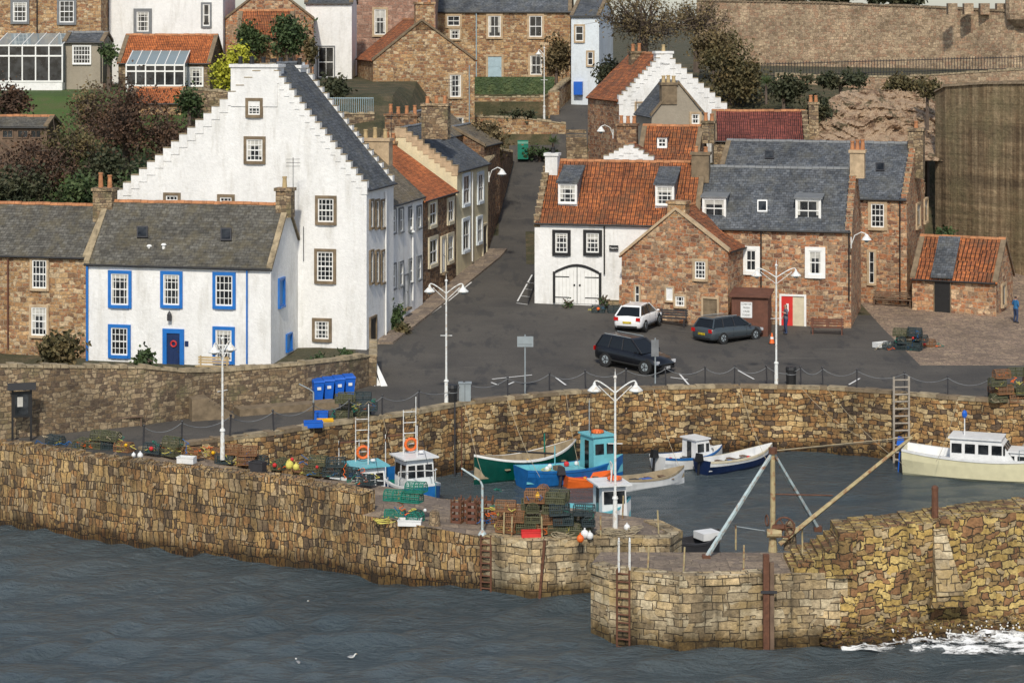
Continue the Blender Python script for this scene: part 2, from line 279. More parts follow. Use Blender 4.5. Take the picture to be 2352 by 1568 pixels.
# ---------------- houses
class House:
    def __init__(s,name,px,Y,pyb,pye,pyr,px2=None,L=None,D=7,Dpx=None,ridge='u',rot=-13,wall='white_harl',roof='slate',rpx=None,pyeR=None,steps='',stepm=None,nst=12,lwall=None,drop=1.,ov=.15,skew='sandstone_dark'):
        a=math.radians(rot); u=Vector((math.cos(a),math.sin(a))); v=Vector((-u.y,u.x)); C=P(px,Y)
        if Dpx: k=(Dpx-CX)/K; D=(k*C.y-C.x)/(v.x-k*v.y)
        if px2 is not None: k=(px2-CX)/K; L=(k*C.y-C.x)/(u.x-k*u.y); A=C
        else: A=C-u*L
        s.A,s.u,s.v,s.L,s.D,s.ridge=A,u,v,L,D,ridge
        s.F=(A,u,v); s.wm=wall
        zb=zat(pyb,Y); ze=zat(pye,Y); s.zb,s.ze=zb,ze; z0=zb-drop
        s.E=empty(name,V3(A,zb)); s.w=MB();s.r=MB();s.wi=MB();s.ch=MB();s.tr=MB()
        g=s.g=lambda x,y,z:Vector((A.x+u.x*x+v.x*y,A.y+u.y*x+v.y*y,z))
        lw=lwall or wall; stepm=stepm or wall
        if ridge=='u':
            pt=C+v*D/2; zr=s.zr=zat(pyr,pt.y); h=D/2
            s.w.poly([g(0,0,z0),g(L,0,z0),g(L,0,ze),g(0,0,ze)],wall); s.w.poly([g(L,D,z0),g(0,D,z0),g(0,D,ze),g(L,D,ze)],wall)
            for x in (0,L): s.w.poly([g(x,0,z0),g(x,0,ze),g(x,h,zr),g(x,D,ze),g(x,D,z0)],lw if x==0 else wall)
            o0=-.1 if 'l' not in steps else .05; o1=L+.1 if 'r' not in steps else L-.05
            s.slab(g(o0,0,ze),g(o1,0,ze),g(o1,h,zr),g(o0,h,zr),roof,ov); s.slab(g(o1,D,ze),g(o0,D,ze),g(o0,h,zr),g(o1,h,zr),roof,ov)
            s.ridge_tiles(g(o0,h,zr+.1),g(o1,h,zr+.1),roof)
            s.tr.tube(g(0,-.2,ze-.03),g(L,-.2,ze-.03),.06,'black_paint')
            for k,x,dx in (('l',0,1),('r',L,-1)):
                w=Vector((u.x*dx,u.y*dx,0))
                if k in steps:
                    s.crow(g(x,0,ze),g(x,h,zr),w,nst,stepm); s.crow(g(x,D,ze),g(x,h,zr),w,nst,stepm)
                else:
                    for e in (g(x,-.1,ze-.02),g(x,D+.1,ze-.02)):
                        q=g(x,h,zr); s.tr.hexa([e+w*-.12+Vector((0,0,.0)),e+w*.22,q+w*.22,q+w*-.12,e+w*-.12+Vector((0,0,.2)),e+w*.22+Vector((0,0,.2)),q+w*.22+Vector((0,0,.2)),q+w*-.12+Vector((0,0,.2))],skew)
        else:
            if rpx: k=(rpx-CX)/K; rs=(k*A.y-A.x)/(u.x-k*u.y)
            else: rs=L/2
            s.rs=rs; B=A+u*L; zeR=zat(pyeR,B.y) if pyeR else ze
            zr=s.zr=zat(pyr,(A+u*rs).y)
            for y in (0,D): s.w.poly([g(0,y,z0),g(L,y,z0),g(L,y,zeR),g(rs,y,zr),g(0,y,ze)],wall)
            s.w.poly([g(0,0,z0),g(0,D,z0),g(0,D,ze),g(0,0,ze)],lw); s.w.poly([g(L,0,z0),g(L,D,z0),g(L,D,zeR),g(L,0,zeR)],wall)
            o0=-.08 if 'f' not in steps else .1; o1=D+.08
            s.slab(g(L,o0,zeR),g(L,o1,zeR),g(rs,o1,zr),g(rs,o0,zr),roof,ov); s.slab(g(0,o1,ze),g(0,o0,ze),g(rs,o0,zr),g(rs,o1,zr),roof,ov)
            s.ridge_tiles(g(rs,o0,zr+.1),g(rs,o1,zr+.1),roof)
            s.tr.tube(g(L+.2,0,zeR-.03),g(L+.2,D,zeR-.03),.06,'black_paint')
            for k,y,dy in (('f',0,1),('b',D,-1)):
                w=Vector((v.x*dy,v.y*dy,0))
                if k in steps:
                    s.crow(g(0,y,ze),g(rs,y,zr),w,nst,stepm); s.crow(g(L,y,zeR),g(rs,y,zr),w,nst,stepm)
                elif k=='f':
                    for e in (g(-.1,y,ze-.02),g(L+.1,y,zeR-.02)):
                        q=g(rs,y,zr); Z=Vector((0,0,.2)); s.tr.hexa([e+w*-.12,e+w*.22,q+w*.22,q+w*-.12,e+w*-.12+Z,e+w*.22+Z,q+w*.22+Z,q+w*-.12+Z],skew)
    def ridge_tiles(s,a,b,roof):
        n=max(1,int((b-a).length/.45))
        for i in range(n):
            j=Vector((0,0,R(-.015,.025)));s.r.tube(a.lerp(b,(i+.02)/n)+j,a.lerp(b,(i+.98)/n)+j,.13,'clay_pot' if 'pan' in roof or 'brown' in roof else 'lead')
    def slab(s,e0,e1,r1,r0,m,ov):
        e0=e0+(e0-r0).normalized()*ov; e1=e1+(e1-r1).normalized()*ov
        n=(e1-e0).cross(r0-e0).normalized()
        if n.z<0: n=-n
        L=(e1-e0).length;k=max(2,int(L/1.2));kk=4;top=[]
        for i in range(k+1):
            for j in range(kk+1):
                q=e0.lerp(e1,i/k).lerp(r0.lerp(r1,i/k),j/kk);sg=-.09*math.sin(math.pi*i/k)*math.sin(math.pi*j/kk)+R(-.018,.018)
                top.append(q+n*(.11+sg*(0<j<kk)))
        s.r.add(top,[(i*(kk+1)+j,(i+1)*(kk+1)+j,(i+1)*(kk+1)+j+1,i*(kk+1)+j+1) for i in range(k) for j in range(kk)],m)
        lo=[q+n*.0 for q in (e0,e1,r1,r0)];hi=[q+n*.11 for q in (e0,e1,r1,r0)]
        for i in range(4): s.r.poly([lo[i],lo[(i+1)%4],hi[(i+1)%4],hi[i]],m)
    def crow(s,e,r,w,n,m):
        for i in range(n):
            p=e.lerp(r,i/n); q=e.lerp(r,(i+1)/n)
            p2=p.lerp(q,-.12 if i==0 else 0)
            bt=[p2-w*.04,Vector((q.x,q.y,p.z))-w*.04,Vector((q.x,q.y,p.z))+w*.36,p2+w*.36]
            lo=[Vector((x.x,x.y,p.z-.25)) for x in bt]; j=R(-.03,.03); hi=[Vector((x.x,x.y,q.z+.12+j)) for x in bt]
            s.ch.hexa(lo+hi,m); c=Vector((0,0,.05)); s.ch.hexa([x+(-w if k<2 else w)*.03 for k,x in enumerate(hi)]+[x+(-w if k<2 else w)*.03+c for k,x in enumerate(hi)],'lichen_cap')
    def pl(s,face,off=0):
        A,u,v=s.A,s.u,s.v
        if face=='f': return A-v*off,u,-v
        if face=='r': return A+u*(s.L+off),v,u
        return A-u*off,v,-u
    def hs(s,pl,px): k=(px-CX)/K; O,t,n=pl; return (k*O.y-O.x)/(t.x-k*t.y)
    def hz(s,pl,px,py): O,t,n=pl; return zat(py,O.y+t.y*s.hs(pl,px))
    def rect(s,face,x0,y0,x1,y1,off=0):
        pl=s.pl(face,off); xm=(x0+x1)/2; a,b=sorted((s.hs(pl,x0),s.hs(pl,x1)))
        return pl,a,b,s.hz(pl,xm,y1),s.hz(pl,xm,y0)
    def win(s,face,x0,y0,x1,y1,cols=2,rows=4,fr='white_paint',sur='sandstone',sw=.15,off=0,gl='glass',cur=None):
        pl,a,b,z0,z1=s.rect(face,x0,y0,x1,y1,off); B=lambda p,q,c,d,e,f,m: s.wi.box(pl,p,q,c,d,e,f,m)
        if sur:
            B(a-sw,a,-.1,.1,z0-sw,z1+sw,sur); B(b,b+sw,-.1,.1,z0-sw,z1+sw,sur); B(a,b,-.1,.1,z1,z1+sw,sur); B(a-.03,b+.03,-.1,.15,z0-sw,z0,sur)
        B(a,b,-.1,.012,z0,z1,gl)
        f=min(.07,(b-a)*.12)
        if fr:
            B(a,a+f,-.1,.06,z0,z1,fr);B(b-f,b,-.1,.06,z0,z1,fr);B(a+f,b-f,-.1,.06,z1-f,z1,fr);B(a+f,b-f,-.1,.06,z0,z0+f*1.2,fr)
            for i in range(1,cols): x=a+(b-a)*i/cols; B(x-.018,x+.018,.0,.035,z0+f,z1-f,fr)
            for i in range(1,rows):
                z=z0+(z1-z0)*i/rows; h=.035 if i*2==rows else .018; B(a+f,b-f,.0,.045 if i*2==rows else .033,z-h,z+h,fr)
        if cur is None: cur=random.random()<.6
        if cur and b-a>.5:
            w=(b-a)*R(.12,.25); z2=z0+(z1-z0)*R(0,.3)
            B(a+f,a+w,.0,.018,z2,z1-f,'curtain');B(b-w,b-f,.0,.018,z2,z1-f,'curtain')
            if random.random()<.5: B(a+w,b-w,.0,.0175,z1-(z1-z0)*R(.15,.35),z1-f,'curtain')
    def door(s,face,x0,y0,x1,y1,m,sur=None,sw=.15,off=0,pan=True):
        pl,a,b,z0,z1=s.rect(face,x0,y0,x1,y1,off); B=lambda p,q,c,d,e,f,mm: s.wi.box(pl,p,q,c,d,e,f,mm)
        B(a,b,-.1,.03,z0,z1,m)
        if pan:
            h=z1-z0; w=b-a
            for i in (0,1):
                for j in (0,1):
                    xa=a+w*(.12+.42*i); za=z0+h*(.08+.45*j); B(xa,xa+w*.34,.0,.045,za,za+h*.38,m)
        B(b-.14,b-.09,.03,.08,z0+(z1-z0)*.45,z0+(z1-z0)*.48,'dark_metal')
        if sur: B(a-sw,a,-.1,.1,z0,z1+sw,sur);B(b,b+sw,-.1,.1,z0,z1+sw,sur);B(a,b,-.1,.1,z1,z1+sw,sur)
        B(a-.1,b+.1,-.1,.3,z0-.14,z0,'sandstone_dark')
    def pipe(s,face,px,y0,y1,m='black_paint',r=.05):
        pl=s.pl(face,.1); a=s.hs(pl,px); O,t,n=pl; q=O+t*a
        s.tr.tube(V3(q,s.hz(pl,px,y0)),V3(q,s.hz(pl,px,y1)),r,m)
    def chim(s,x0,x1,yt,yb,t,m='sandstone_dark',dt=.7,pots=2,potm='clay_pot',ph=.55,aer=False):
        pl,a,b,z0,z1=s.rect('f',x0,yt,x1,yb,-t); F=(pl[0],s.u,s.v)
        s.ch.box(F,a,b,0,dt,z0,z1-.18,m); s.ch.box(F,a-.08,b+.08,-.08,dt+.08,z1-.18,z1,m)
        for i in range(pots):
            x=a+(b-a)*(i+.5)/pots+R(-.04,.04); q=pl[0]+s.u*x+s.v*(dt/2);pp=ph*R(.8,1.15)
            s.ch.tube(V3(q,z1-.03),V3(q,z1+pp),.15,potm,.11,10); s.ch.tube(V3(q,z1+pp-.08),V3(q,z1+pp+.01),.145,potm,.145,10)
        if aer:
            q=V3(pl[0]+s.u*(b-.1)+s.v*dt,z1-.3);s.ch.tube(q,q+Vector((0,0,2.)),.018,'dark_metal')
            for dz in (1.5,1.7,1.9): s.ch.tube(q+Vector((-.4,0,dz)),q+Vector((.4,.1,dz)),.012,'dark_metal',n=4)
    def roofh(s,t): return s.ze+(s.zr-s.ze)*t/(s.D/2)
    def dormer(s,x0,y0,x1,y1,t,roof='slate',side='lead',t2=None,cols=3,rows=4,flat=False):
        pl,a,b,z0,z1=s.rect('f',x0,y0,x1,y1,-t); g=s.g; a-=.08;b+=.08; zt=z1+.1
        t2=t2 or s.D/2-.3; zq=s.roofh(t2)+.05
        if flat: zq=zt+.15; t2=(zq-s.ze)/(s.zr-s.ze)*s.D/2+.1
        for x in (a,b): s.w.poly([g(x,t,min(s.roofh(t),z0-.1)),g(x,t,zt),g(x,t2,zq),g(x,t2,s.roofh(t2)-.1)],side)
        s.w.poly([g(a,t,z0-.25),g(b,t,z0-.25),g(b,t,zt),g(a,t,zt)],'white_harl' if not flat else 'white_paint')
        lo=[g(a-.1,t-.18,zt-.02),g(b+.1,t-.18,zt-.02),g(b+.1,t2,zq+.02),g(a-.1,t2,zq+.02)]; s.r.hexa(lo+[q+Vector((0,0,.1)) for q in lo],roof)
        s.win('f',x0,y0,x1,y1,cols,rows,sur='white_paint',sw=.07,off=-t)
    def sky(s,x0,y0,x1,y1,fr='dark_metal'):
        e=s.g(0,0,s.ze); r=s.g(0,s.D/2,s.zr); n=(s.g(1,0,s.ze)-e).cross(r-e).normalized()
        C=Vector((0,0,HC)); q=[]
        for x,y in ((x0,y1),(x1,y1),(x1,y0),(x0,y0)):
            d=Vector(((x-CX)/K,1,-(y-CY)/K)); t=(e-C).dot(n)/d.dot(n); q.append(C+d*t)
        s.r.hexa([p+n*.04 for p in q]+[p+n*.17 for p in q],fr); c=sum(q,Vector())/4
        q2=[c+(p-c)*.78 for p in q]; s.r.hexa([p+n*.1 for p in q2]+[p+n*.18 for p in q2],'glass')
    def done(s):
        s.w.build('walls',s.E);s.r.build('roof',s.E);s.wi.build('windows_and_doors',s.E);s.ch.build('chimneys_and_crow_steps',s.E);s.tr.build('gutters_and_verges',s.E)
# 1 blue trimmed house
h=House('white_cottage_with_blue_windows',198,124.3,845,606,466,px2=622,D=5.7,roof='slate_brown',skew='lichen_cap')
for r in [(256,628,296,700),(376,630,413,700),(496,632,535,702),(256,752,294,815),(496,757,533,828)]: h.win('f',*r,cols=4,rows=4,sur='blue_paint',sw=.18)
h.door('f',384,765,414,843,'navy','blue_paint',.25); pl,a,b,z0,z1=h.rect('f',391,778,409,800)
h.wi.ring(V3(pl[0]+pl[1]*(a+b)/2+pl[2]*.08,(z0+z1)/2),V3(pl[2],0),.16,.05,'red_plastic')
h.pipe('f',567,618,843,'blue_paint');h.pipe('f',200,610,840,'blue_paint',.07)
h.win('r',640,642,651,702,1,1,'blue_paint','blue_paint',.12,gl='bright_blue',cur=False);h.win('r',657,768,668,804,1,1,'blue_paint','blue_paint',.08,gl='bright_blue',cur=False)
h.door('r',696,742,707,828,'blue_paint','blue_paint',.1)
h.sky(316,523,341,549);h.sky(508,527,533,556);h.chim(213,257,432,510,2.4,'stone_grey',.8,2,'clay_pot',.75);h.chim(633,668,432,500,2.4,'stone_grey',.7,1,'buff_pot',.75,True)
for x,y in ((343,578),(376,575)):
    pl=h.pl('f',-.8); q=pl[0]+pl[1]*h.hs(pl,x); z=h.hz(pl,x,y); h.r.tube(V3(q,z-.6),V3(q,z+.3),.1,'white_paint',n=8); h.r.tube(V3(q,z+.3),V3(q,z+.4),.17,'white_paint',.1,8)
pl=h.pl('f'); q=pl[0]+pl[1]*h.hs(pl,392)+pl[2]*.2; z=h.hz(pl,392,727); h.tr.box((q,h.u,h.v),-.1,.1,-.1,.1,z-.2,z+.15,'dark_metal'); h.tr.tube(V3(q,z+.15),V3(q,z+.35),.13,'dark_metal',.02)
pl,a,b,z0,z1=h.rect('f',425,783,433,795);h.wi.box(pl,a,b,.0,.04,z0,z1,'navy')
h.done()
# 2
h=House('stone_cottage',200,124.9,830,592,476,L=14,D=5.7,wall='stone_tan',roof='slate_brown',skew='lichen_cap')
for r in [(75,597,108,662),(73,705,108,770),(-40,600,-8,662)]: h.win('f',*r,cols=4,rows=4,sw=.14)
h.pipe('f',18,595,800,'brown_wood');h.done()
# 3 big white
h=House('white_crow_stepped_house',265,129,860,455,152,px2=842,D=5.6,ridge='v',rpx=618,pyeR=437,steps='fb',nst=19)
for r,c,n in [((571,232,598,264),3,4),((567,320,604,370),4,4),((382,449,409,470),3,2),((506,453,533,472),3,2),((731,456,767,510),4,4),((729,578,766,645),4,6),((724,737,756,778),4,4)]: h.win('f',*r,cols=c,rows=n,sur='sandstone_dark',sw=.17)
for x in (849,862,875):
    for y in ((462,522),(578,648)): h.win('r',x,y[0],x+6,y[1],1,3,sur='sandstone_dark',sw=.12,cur=False)
h.door('r',849,730,862,836,'black_paint','sandstone_dark',.12)
h.pipe('r',886,440,800,'white_paint',.06);h.pipe('f',697,520,600,'dark_metal',.02)
h.chim(530,637,148,245,-.05,'white_harl',1.2,4,'black_paint',.4); h.chim(607,690,150,260,4.2,'white_harl',1.3,4,'black_paint',.4)
h.done()
# 4,5,6 street terrace
h=House('white_terraced_house',893,131,745,475,330,L=8.4,Dpx=971,ridge='v',roof='slate_moss')
for x in (899,916,938,957):
    h.win('r',x,482-(x-899)*.12,x+8,535-(x-899)*.2,2,2,sur='lead',sw=.1); h.win('r',x,608-(x-899)*.3,x+8,662-(x-899)*.35,2,2,sur='lead',sw=.1)
h.door('r',927,632,935,706,'white_paint','lead',.08); h.pipe('r',948,470,690,'white_paint',.06)
h.chim(800,893,318,380,7.2,'sandstone',.9,4,'buff_pot',.6,True); h.done()
h=House('stone_terraced_house',972,139.3,700,463,349,L=9,Dpx=1047,ridge='v',wall='stone_brown',roof='pantile_new')
for r in [(985,466,1000,516),(1028,460,1040,508),(985,550,1002,606),(1027,542,1039,598)]: h.win('r',*r,cols=2,rows=2,sur='cream_trim',sw=.22)
h.door('r',1013,548,1021,625,'white_paint','cream_trim',.2);h.chim(880,905,325,400,8.2,'stone_tan',.8,2); h.done()
h=House('cream_terraced_house',1050,148,650,395,298,L=8,Dpx=1121,ridge='v',wall='cream_harl',roof='slate',steps='f',stepm='sandstone',nst=10)
for r in [(1063,403,1077,468),(1097,400,1108,462),(1062,506,1076,574),(1095,502,1105,555)]: h.win('r',*r,cols=2,rows=2,sur='pale_blue_harl',sw=.2)
h.door('r',1108,518,1116,600,'dark_metal','cream_trim',.15); h.pipe('r',1085,395,600,'white_paint')
h.chim(968,1028,238,320,.3,'stone_grey',.8,3,aer=True); h.done()
h=House('stone_back_house',880,155,400,318,262,px2=1010,D=9,ridge='v',wall='stone_brown',roof='slate_moss',rot=-13); h.chim(884,958,262,330,-.2,'stone_brown',.7,4,'clay_pot',.6); h.done()
h=House('stone_corner_house',1035,160,470,335,295,px2=1112,D=5,ridge='v',wall='stone_brown',roof='slate_moss',rot=-13,rpx=1040); h.done()
# 7 stone gable
h=House('tall_stone_house',857,182,340,140,48,px2=1090,D=8.5,ridge='v',rot=13,wall='stone_tan',roof='pantile',rpx=968,drop=3)
h.win('f',1033,172,1058,223,2,4);h.win('f',1040,270,1064,300,2,2);h.win('f',915,232,930,262,1,2);h.chim(955,998,5,70,.0,'stone_tan',.8,2,aer=True);h.pipe('f',1078,150,290,'grey_metal');h.done()
# 8
h=House('stone_villa',1000,204,182,28,-60,px2=1310,D=9,rot=-3,wall='stone_tan',drop=4)
for r in [(1028,37,1056,60),(1122,37,1150,85),(1216,37,1245,85),(1218,128,1245,172)]: h.win('f',*r,cols=2,rows=2,sw=.2)
h.win('f',1034,68,1056,90,2,2);h.door('f',1121,130,1152,180,'pale_door','sandstone',.2);h.pipe('f',1094,30,180,'pale_door');h.done()
h=House('pale_blue_house',1312,200,225,38,0,px2=1376,D=10,rot=-10,wall='pale_blue_harl',drop=4); h.win('f',1322,60,1340,95,1,2);h.win('f',1350,120,1362,150,1,2)
h.wi.box(h.pl('f'),.3,1.1,.0,.6,h.zb+.3,h.zb+1.5,'blue_plastic'); h.done()
# 9 white stepped right
h=House('white_crow_stepped_cottage',1422,163,380,232,128,px2=1668,D=8,ridge='v',rot=15,roof='pantile',rpx=1525,pyeR=250,steps='f',nst=11,lwall='stone_red',drop=4)
h.chim(1507,1545,118,150,.0,'white_harl',.6,1,'buff_pot',.5,True);h.chim(1450,1480,118,150,5,'stone_grey',.7,2);h.win('f',1462,238,1480,262,2,2);h.done()
h=House('grey_gabled_house',1497,155,400,268,192,px2=1618,D=5,ridge='v',rot=10,wall='grey_harl',roof='slate',drop=3); h.chim(1520,1555,190,240,-.1,'sandstone_dark',.7,3,'buff_pot',.5); h.win('f',1588,262,1606,285,2,2);h.done()
h=House('pantiled_cottage',1466,150,430,372,292,px2=1600,D=5,wall='stone_red',roof='pantile',drop=3); h.chim(1417,1462,284,345,1.5,'stone_brown',.7,3,'clay_pot',.5,True);h.chim(1612,1640,278,330,2,'stone_grey',.7,2); h.dormer(1512,318,1530,338,1.0,roof='pantile',t2=2.2,cols=2,rows=2);h.done()
h=House('white_outbuilding',1388,147,430,368,337,px2=1500,D=2.5,ridge='v',steps='f',nst=5,drop=3,roof='pantile'); h.done()
h=House('red_roofed_house',1640,160,420,324,258,px2=1858,D=6,rot=-4,wall='stone_grey',roof='pantile_red',drop=3,steps='r',stepm='stone_grey',nst=6); h.chim(1858,1880,235,330,2,'stone_grey',.8,2,'clay_pot',.5); h.done()
# 13 garage house
h=House('white_garage_house',1228,139.5,704,512,372,px2=1600,D=7,roof='pantile',steps='l',nst=9,stepm='stone_grey')
for r in [(1276,535,1304,580),(1347,535,1376,580)]: h.win('f',*r,cols=3,rows=4,sur='black_paint',sw=.2)
pl,a,b,z0,z1=h.rect('f',1276,612,1376,697); zs=z1-.45; O,t,n=pl
for k in range(10):
    f0=lambda i:zs+.45*math.sin(math.pi*i/10); x0=a+(b-a)*k/10; x1=a+(b-a)*(k+1)/10
    h.wi.hexa([V3(O+t*x0,z0),V3(O+t*x1,z0),V3(O+t*x1+n*.05,z0),V3(O+t*x0+n*.05,z0),V3(O+t*x0,f0(k)),V3(O+t*x1,f0(k+1)),V3(O+t*x1+n*.05,f0(k+1)),V3(O+t*x0+n*.05,f0(k))],'white_paint')
    h.wi.hexa([V3(O+t*x0,f0(k)),V3(O+t*x1,f0(k+1)),V3(O+t*x1+n*.1,f0(k+1)),V3(O+t*x0+n*.1,f0(k)),V3(O+t*x0,f0(k)+.16),V3(O+t*x1,f0(k+1)+.16),V3(O+t*x1+n*.1,f0(k+1)+.16),V3(O+t*x0+n*.1,f0(k)+.16)],'black_paint')
h.wi.box(pl,a-.16,a,0,.1,z0,zs+.1,'black_paint');h.wi.box(pl,b,b+.16,0,.1,z0,zs+.1,'black_paint');m_=(a+b)/2;h.wi.box(pl,m_-.02,m_+.02,.05,.06,z0,z1,'black_paint')
for i in range(1,12):
    x=a+(b-a)*i/12; h.wi.box(pl,x-.008,x+.008,.05,.055,z0,zs+.2,'curtain')
for x in (m_-.18,m_+.18): h.wi.ball(V3(O+t*x+n*.07,(z0+z1)/2),.07,'black_paint')
for zz in (z0+.35,z1-.7):
    h.wi.box(pl,a,a+.9,.05,.07,zz,zz+.06,'black_paint');h.wi.box(pl,b-.9,b,.05,.07,zz,zz+.06,'black_paint')
h.pipe('f',1388,515,630,'black_paint')
pl,a,b,z0,z1=h.rect('f',1400,563,1421,575);h.wi.box(pl,a,b,.1,.14,z0,z1,'black_paint');txt('Peppers',V3(pl[0]+pl[1]*(a+b)/2+pl[2]*.15,(z0+z1)/2),.16,math.radians(-13),'white_paint',h.E)
h.dormer(1285,424,1323,466,.9);h.dormer(1508,428,1546,470,.9);h.chim(1252,1280,352,410,2.6,'white_harl',.8,1,'black_paint',.3)
h.chim(1588,1628,350,420,2.6,'sandstone_dark',.8,2,'clay_pot',.4,True)
h.done()
mb=MB();q=gh(1400,702);F=frame(q,-13)
for i in range(8): mb.box(F,-.1,.8,-.9+.3*i,-.6+.3*i+.01,q.z-.2,q.z+.2*(i+1),'stone_grey')
mb.box(F,.8,1.1,-1.,1.6,q.z-.2,q.z+1.4,'stone_red');mb.build('stone_forestair')
mb=MB();A=gh(1213,700);B=gh(1240,625)
for i in range(13):
    t=i/12;p=A.lerp(B,t);mb.tube(p,p+Vector((0,0,1.05)),.02,'dark_metal',n=4)
for dz in (.1,1.05): mb.tube(A+Vector((0,0,dz)),B+Vector((0,0,dz)),.03,'dark_metal',n=4)
mb.build('black_handrail')
# 14 small stone store
h=House('stone_harbour_store',1428,136.6,730,588,482,px2=1672,D=5,ridge='v',rot=-24,wall='stone_red',roof='pantile',rpx=1553,pyeR=578,skew='sandstone')
h.win('f',1597,600,1621,640,3,4,sw=.16);h.win('f',1531,660,1546,690,1,1,gl='white_plastic',sw=.1,cur=False);h.win('f',1552,680,1573,703,3,2,sw=.12);h.win('f',1460,657,1469,694,1,2,sw=.1)
h.door('f',1616,686,1648,740,'sandstone_dark','sandstone',.12);h.chim(1533,1574,462,500,-.02,'stone_tan',.8,0);h.done()
# 15
h=House('stone_house_with_red_door',1590,137.4,780,524,386,px2=1955,D=7,rot=-14,wall='stone_red',roof='slate',steps='r',nst=9)
for r in [(1714,574,1737,622),(1858,576,1887,630)]: h.win('f',*r,cols=2,rows=2,sur='white_paint',sw=.24)
pl,a,b,z0,z1=h.rect('f',1795,680,1847,756);m_=a+(b-a)*.5
h.wi.box(pl,a,b,-.1,.02,z0,z1,'cream_trim');h.wi.box(pl,a,m_,.0,.06,z0,z1,'red_paint')
for q in ((a-.12,a,z0,z1+.12),(b,b+.14,z0,z1+.12),(a,b,z1,z1+.12)): h.wi.box(pl,q[0],q[1],0,.1,q[2],q[3],'white_paint')
h.wi.box(pl,a+.3,m_-.25,.06,.07,z0+1.1,z0+1.6,'white_paint')
h.dormer(1616,457,1665,500,.7,flat=True,cols=2,rows=2,roof='lead');h.dormer(1830,460,1883,508,.7,flat=True,cols=2,rows=2,roof='lead');h.sky(1740,463,1763,490,'white_paint')
h.chim(1952,1985,345,410,2.8,'sandstone',.9,3,'clay_pot',.6);h.pipe('f',1748,530,755);h.pipe('f',1950,530,690);h.done()
# 16
h=House('tall_stone_warehouse',1640,147,725,448,326,px2=2083,D=9,rot=-18,wall='stone_red',roof='slate',steps='r',nst=11,drop=2)
h.win('f',2001,468,2031,522,3,4,sw=.2);h.win('f',1997,578,2008,650,1,3);h.pipe('f',2067,455,695)
for r in [(2104,470,2112,520),(2122,460,2129,508)]: h.win('r',*r,cols=1,rows=2,fr=None)
h.sky(1757,350,1778,368,'dark_metal');h.sky(2012,378,2032,396,'dark_metal');h.chim(2085,2120,295,410,3.8,'stone_grey',1.,1);h.done()
# 17 hut
h=House('small_pantiled_store',2095,141.3,735,640,545,px2=2288,D=5,rot=-25,wall='stone_red',roof='pantile')
h.door('f',2147,640,2183,724,'black_paint','sandstone_dark',.05)
pl,a,b,z0,z1=h.rect('f',2140,600,2190,640);g=h.g;lo=[g(a,-.25,h.ze+.0),g(b,-.25,h.ze+.0),g(b,1.9,h.zr-.1),g(a,1.9,h.zr-.1)];h.r.hexa([q+Vector((0,0,.15)) for q in lo]+[q+Vector((0,0,.3)) for q in lo],'slate')
h.win('r',2300,655,2308,700,1,2,fr=None);h.done()
# top left
h=House('stone_upper_house',-80,176,215,-90,-160,px2=232,D=8,rot=0,wall='stone_tan',drop=4)
for r in [(30,5,62,50),(137,2,170,52)]: h.win('f',*r,cols=3,rows=4,sur='lead',sw=.2)
h.pipe('f',85,0,80,'black_paint');h.done()
h=House('grey_annexe',147,171,198,98,78,px2=236,D=4,rot=0,wall='grey_harl',roof='slate',drop=3);h.win('f',168,106,208,147,6,4,sur='white_paint',sw=.06);h.pipe('f',232,95,190);h.done()
def conserv(name,x0,x1,Y,yt,ym,yb,depth,nx,rise):
    A=P(x0,Y);B=P(x1,Y);mb=MB();z0=zat(yb,Y);z1=zat(ym,Y);z2=zat(yt,Y+depth);L=B.x-A.x;F=(A,Vector((1,0)),Vector((0,1)));fr='white_paint'
    mb.box(F,0,L,0,depth,z0-2.5,z0+.1,'white_harl');mb.box(F,.05,L-.05,.04,.06,z0+.1,z1,'glass');mb.hexa([(A.x,Y,z1),(B.x,Y,z1),(B.x,Y+depth,z2),(A.x,Y+depth,z2),(A.x,Y,z1+.04),(B.x,Y,z1+.04),(B.x,Y+depth,z2+.04),(A.x,Y+depth,z2+.04)],'conservatory_glass')
    for i in range(nx+1):
        x=L*i/nx;mb.box(F,x-.05,x+.05,-.03,.08,z0,z1,fr);mb.tube((A.x+x,Y,z1+.06),(A.x+x,Y+depth,z2+.06),.04,fr)
    for z in (z0+.1,z0+(z1-z0)*.72,z1): mb.box(F,-.06,L+.06,-.05,.09,z-.06,z+.06,fr)
    mb.poly([(A.x,Y,z0),(A.x,Y+depth,z0),(A.x,Y+depth,z2),(A.x,Y,z1)],'conservatory_glass');mb.poly([(B.x,Y,z0),(B.x,Y+depth,z0),(B.x,Y+depth,z2),(B.x,Y,z1)],'conservatory_glass')
    mb.build(name)
conserv('conservatory',-10,143,170,78,105,190,4,5,1)
h=House('white_upper_house',250,179,210,-60,-120,px2=512,D=8,rot=0,drop=4)
h.win('f',314,27,342,73,3,4,sur='lead',sw=.25);h.win('f',466,10,482,60,1,2,sur='lead');h.done()
h=House('pantiled_garden_house',272,171,205,146,84,px2=482,D=6,rot=-3,wall='stone_grey',roof='pantile_new',drop=3);h.win('f',435,156,466,198,4,4,sur='white_paint',sw=.06);h.done()
conserv('glazed_porch',290,423,168.5,118,150,200,3,6,1)
h=House('stone_gabled_house',518,180,230,45,-35,px2=720,D=8,ridge='v',rot=5,wall='stone_red',roof='pantile',drop=4);h.win('f',628,100,655,135,2,2);h.done()
h=House('pantiled_wing',545,174,170,88,28,px2=668,D=4,rot=0,wall='stone_tan',roof='pantile',drop=4);h.done()
h=House('white_rear_house',702,186,205,8,-40,px2=808,D=6,rot=0,drop=4);h.win('f',731,108,767,178,2,2,sur='lead',sw=.1);h.done()
